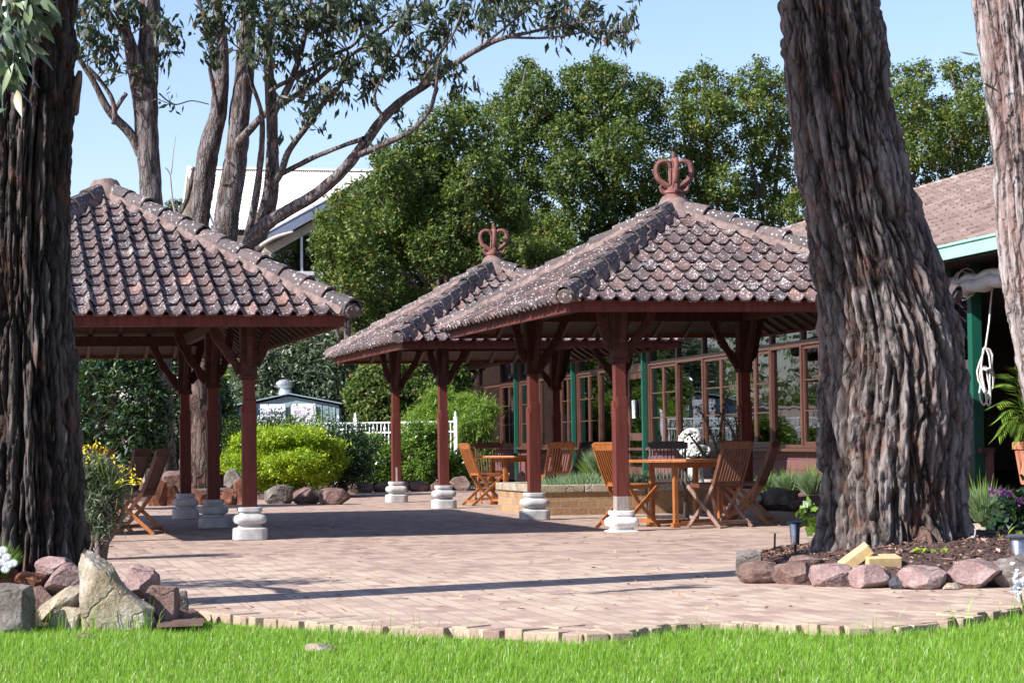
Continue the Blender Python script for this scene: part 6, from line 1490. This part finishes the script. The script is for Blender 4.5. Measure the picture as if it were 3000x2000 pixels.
# ------------------------------------------------------------------ small things in the right bed
for (x, y, D, ry, rz, lab) in ((2026,1288,15.25,0,R(8),'flat yellow brick lying level on the rocks below the leaning trunk'),(1965,1280,15.3,R(-36),R(-4),'yellow brick propped at a slant beside the level one')):
    k = MB(); k.box((0,0,0), (.23,.15,.072)); o = k.build('paving_brick', M['yellowbrick'], bevel=.006); o.location = P(x,y,D); o.rotation_euler = (R(8),ry,rz); tag(o, lab, 'brick', 'spare yellow bricks')
def light_(x, ytop, ybot, D, label, m_cap):
    a, b = P(x, ytop, D), P(x, ybot, D); h = a.z-b.z; r_ = empty('garden_light', b, 0, label, 'garden light', 'steel garden lights'); rr = h*.30
    k = MB(); k.lathe([(rr*.75,-.03),(rr*.95,h*.9),(rr*.9,h*.92)], (0,0,0), 20); k.build('housing', M['steel'], r_, auto=40)
    k = MB(); k.lathe([(rr*1.32,h*.9),(rr*1.36,h*.95),(rr*1.0,h*.99),(rr*.4,h)], (0,0,0), 20); k.build('cap', M[m_cap], r_, auto=40)
    k = MB(); k.lathe([(rr*.2,-.12),(rr*.24,h*.2)], (0,0,0), 8); k.build('spike', M['black'], r_)
light_(1826,1196,1240,17.0,'capped steel garden light at the left foot of the leaning trunk','navy')
light_(2342,1226,1302,15.6,'bright silver garden light at the right edge of the mulch bed','steel')
k = MB(); k.tube([P(1779,1262,16.6), P(1780,1224,16.6)], .008, 6); tag(k.build('metal_stake', M['black'], origin=P(1779,1262,16.6)), 'thin rusty stake at the left end of the mulch bed', 'stake')
k = MB(); ps, rs = smooth_path([P(2130,1284,15.6),P(2200,1278,15.5),P(2236,1281,15.3),P(2254,1302,15.15),P(2276,1316,15.0),P(2320,1320,15.0),P(2352,1316,15.2),P(2420,1300,15.4)], [.006]*8, 6); k.tube(ps, rs, 6)
ps, rs = smooth_path([P(2234,1276,15.4),P(2262,1300,15.12),P(2284,1311,15.0),P(2340,1312,15.0)], [.005]*4, 6); k.tube(ps, rs, 6)
ps, rs = smooth_path([P(1990,1276,15.8),P(2050,1272,15.7),P(2110,1269,15.7)], [.008]*3, 6); k.tube(ps, rs, 6)
tag(k.build('cable', M['black'], origin=P(2240,1290,15.2)), 'black cable trailing over the border boulders at right', 'cable')
k = MB(); ps, rs = smooth_path([P(2200,1262,16.2),P(2232,1240,16.2),P(2240,1222,16.3),P(2236,1205,16.4)], [.007,.006,.005,.004], 6); k.tube(ps, rs, 6); tag(k.build('dead_stem', M['ash'], origin=P(2232,1240,16.2)), 'bare curved dead stem beside the leaning trunk', 'stem')
# white post stubs fixed beside two posts
for (x, y0, y1, D, lab) in ((1241,1074,1146,27.9,'short pale stick standing beside the middle red post, at its pedestal'),(911,1073,1112,35.2,'short pale stick standing beside the first far pavilion post')):
    a, b = P(x,y1,D), P(x,y0,D); k = MB(); k.box((0,0,(b.z-a.z)/2), (.03,.02,b.z-a.z)); o = k.build('timber_stick', M['grey_wood']); o.location = a; tag(o, lab, 'stick', 'timber sticks by the posts')

rg = np.random.default_rng(78); lo = []
for i in range(22):
    y = 14+2.6*i; lo.append([-19-.10*y+rg.normal()*1.2, y, 2.6, 1.9, 2.0, 2.8+rg.random()*1.6])
for i in range(14): lo.append([-16+.5*i+rg.normal()*.3, 61.5+.22*i+rg.normal()*.6, 3.3, 1.5, 1.3, 3.2+rg.random()*1.0])
tag(crown('garden_thicket', lo, M['lf_bright'], None, 26000, .26, .13, 900, .4, .1, .4, 79), kind='stuff')
# ------------------------------------------------------------------ light, sky, camera
SUN_EL, SUN_AZ = R(37.5), math.pi+R(31)
sd = Vector((math.cos(SUN_AZ)*math.cos(SUN_EL), math.sin(SUN_AZ)*math.cos(SUN_EL), math.sin(SUN_EL)))
sl = bpy.data.lights.new('sun', 'SUN'); sl.energy = 5.0; sl.angle = R(.5); sl.color = (1, .972, .95)
so = bpy.data.objects.new('sun', sl); COL.objects.link(so); so.rotation_euler = sd.to_track_quat('Z', 'Y').to_euler(); so.location = (-20,-5,30)
w = bpy.data.worlds.new('World'); scene.world = w; w.use_nodes = True; nt = w.node_tree; nt.nodes.clear()
sk = nt.nodes.new('ShaderNodeTexSky'); sk.sky_type = 'NISHITA'; sk.sun_disc = False; sk.sun_elevation = SUN_EL; sk.sun_rotation = math.atan2(sd.x, sd.y)
sk.air_density = 1.0; sk.dust_density = .5; sk.ozone_density = 3.5; sk.altitude = 0
bg = nt.nodes.new('ShaderNodeBackground'); bg.inputs[1].default_value = .105; wo = nt.nodes.new('ShaderNodeOutputWorld')
nt.links.new(mixc(nt, 1.0, sk.outputs[0], (1.10, .99, 1.06), 'MULTIPLY'), bg.inputs[0]); nt.links.new(bg.outputs[0], wo.inputs[0])
cam = bpy.data.cameras.new('camera'); co = bpy.data.objects.new('camera', cam); COL.objects.link(co); scene.camera = co
r0, u0, f0 = Vector((1,0,0)), Vector((0,-SP,CP)), Vector((0,CP,SP))
rt = r0*CR-u0*SR; up = r0*SR+u0*CR
mw = Matrix((rt, up, -f0)).transposed().to_4x4(); mw.translation = (0,0,HC); co.matrix_world = mw
cam.sensor_fit = 'HORIZONTAL'; cam.sensor_width = 36; cam.lens = 36*F/3000; cam.clip_start = .1; cam.clip_end = 1000
cam.dof.use_dof = True; cam.dof.focus_distance = 24.5; cam.dof.aperture_fstop = 22
scene.view_settings.view_transform = 'Standard'; scene.view_settings.look = 'None'; scene.view_settings.exposure = .98; scene.view_settings.gamma = 1
scene.cycles.max_bounces = 8; scene.cycles.transparent_max_bounces = 12
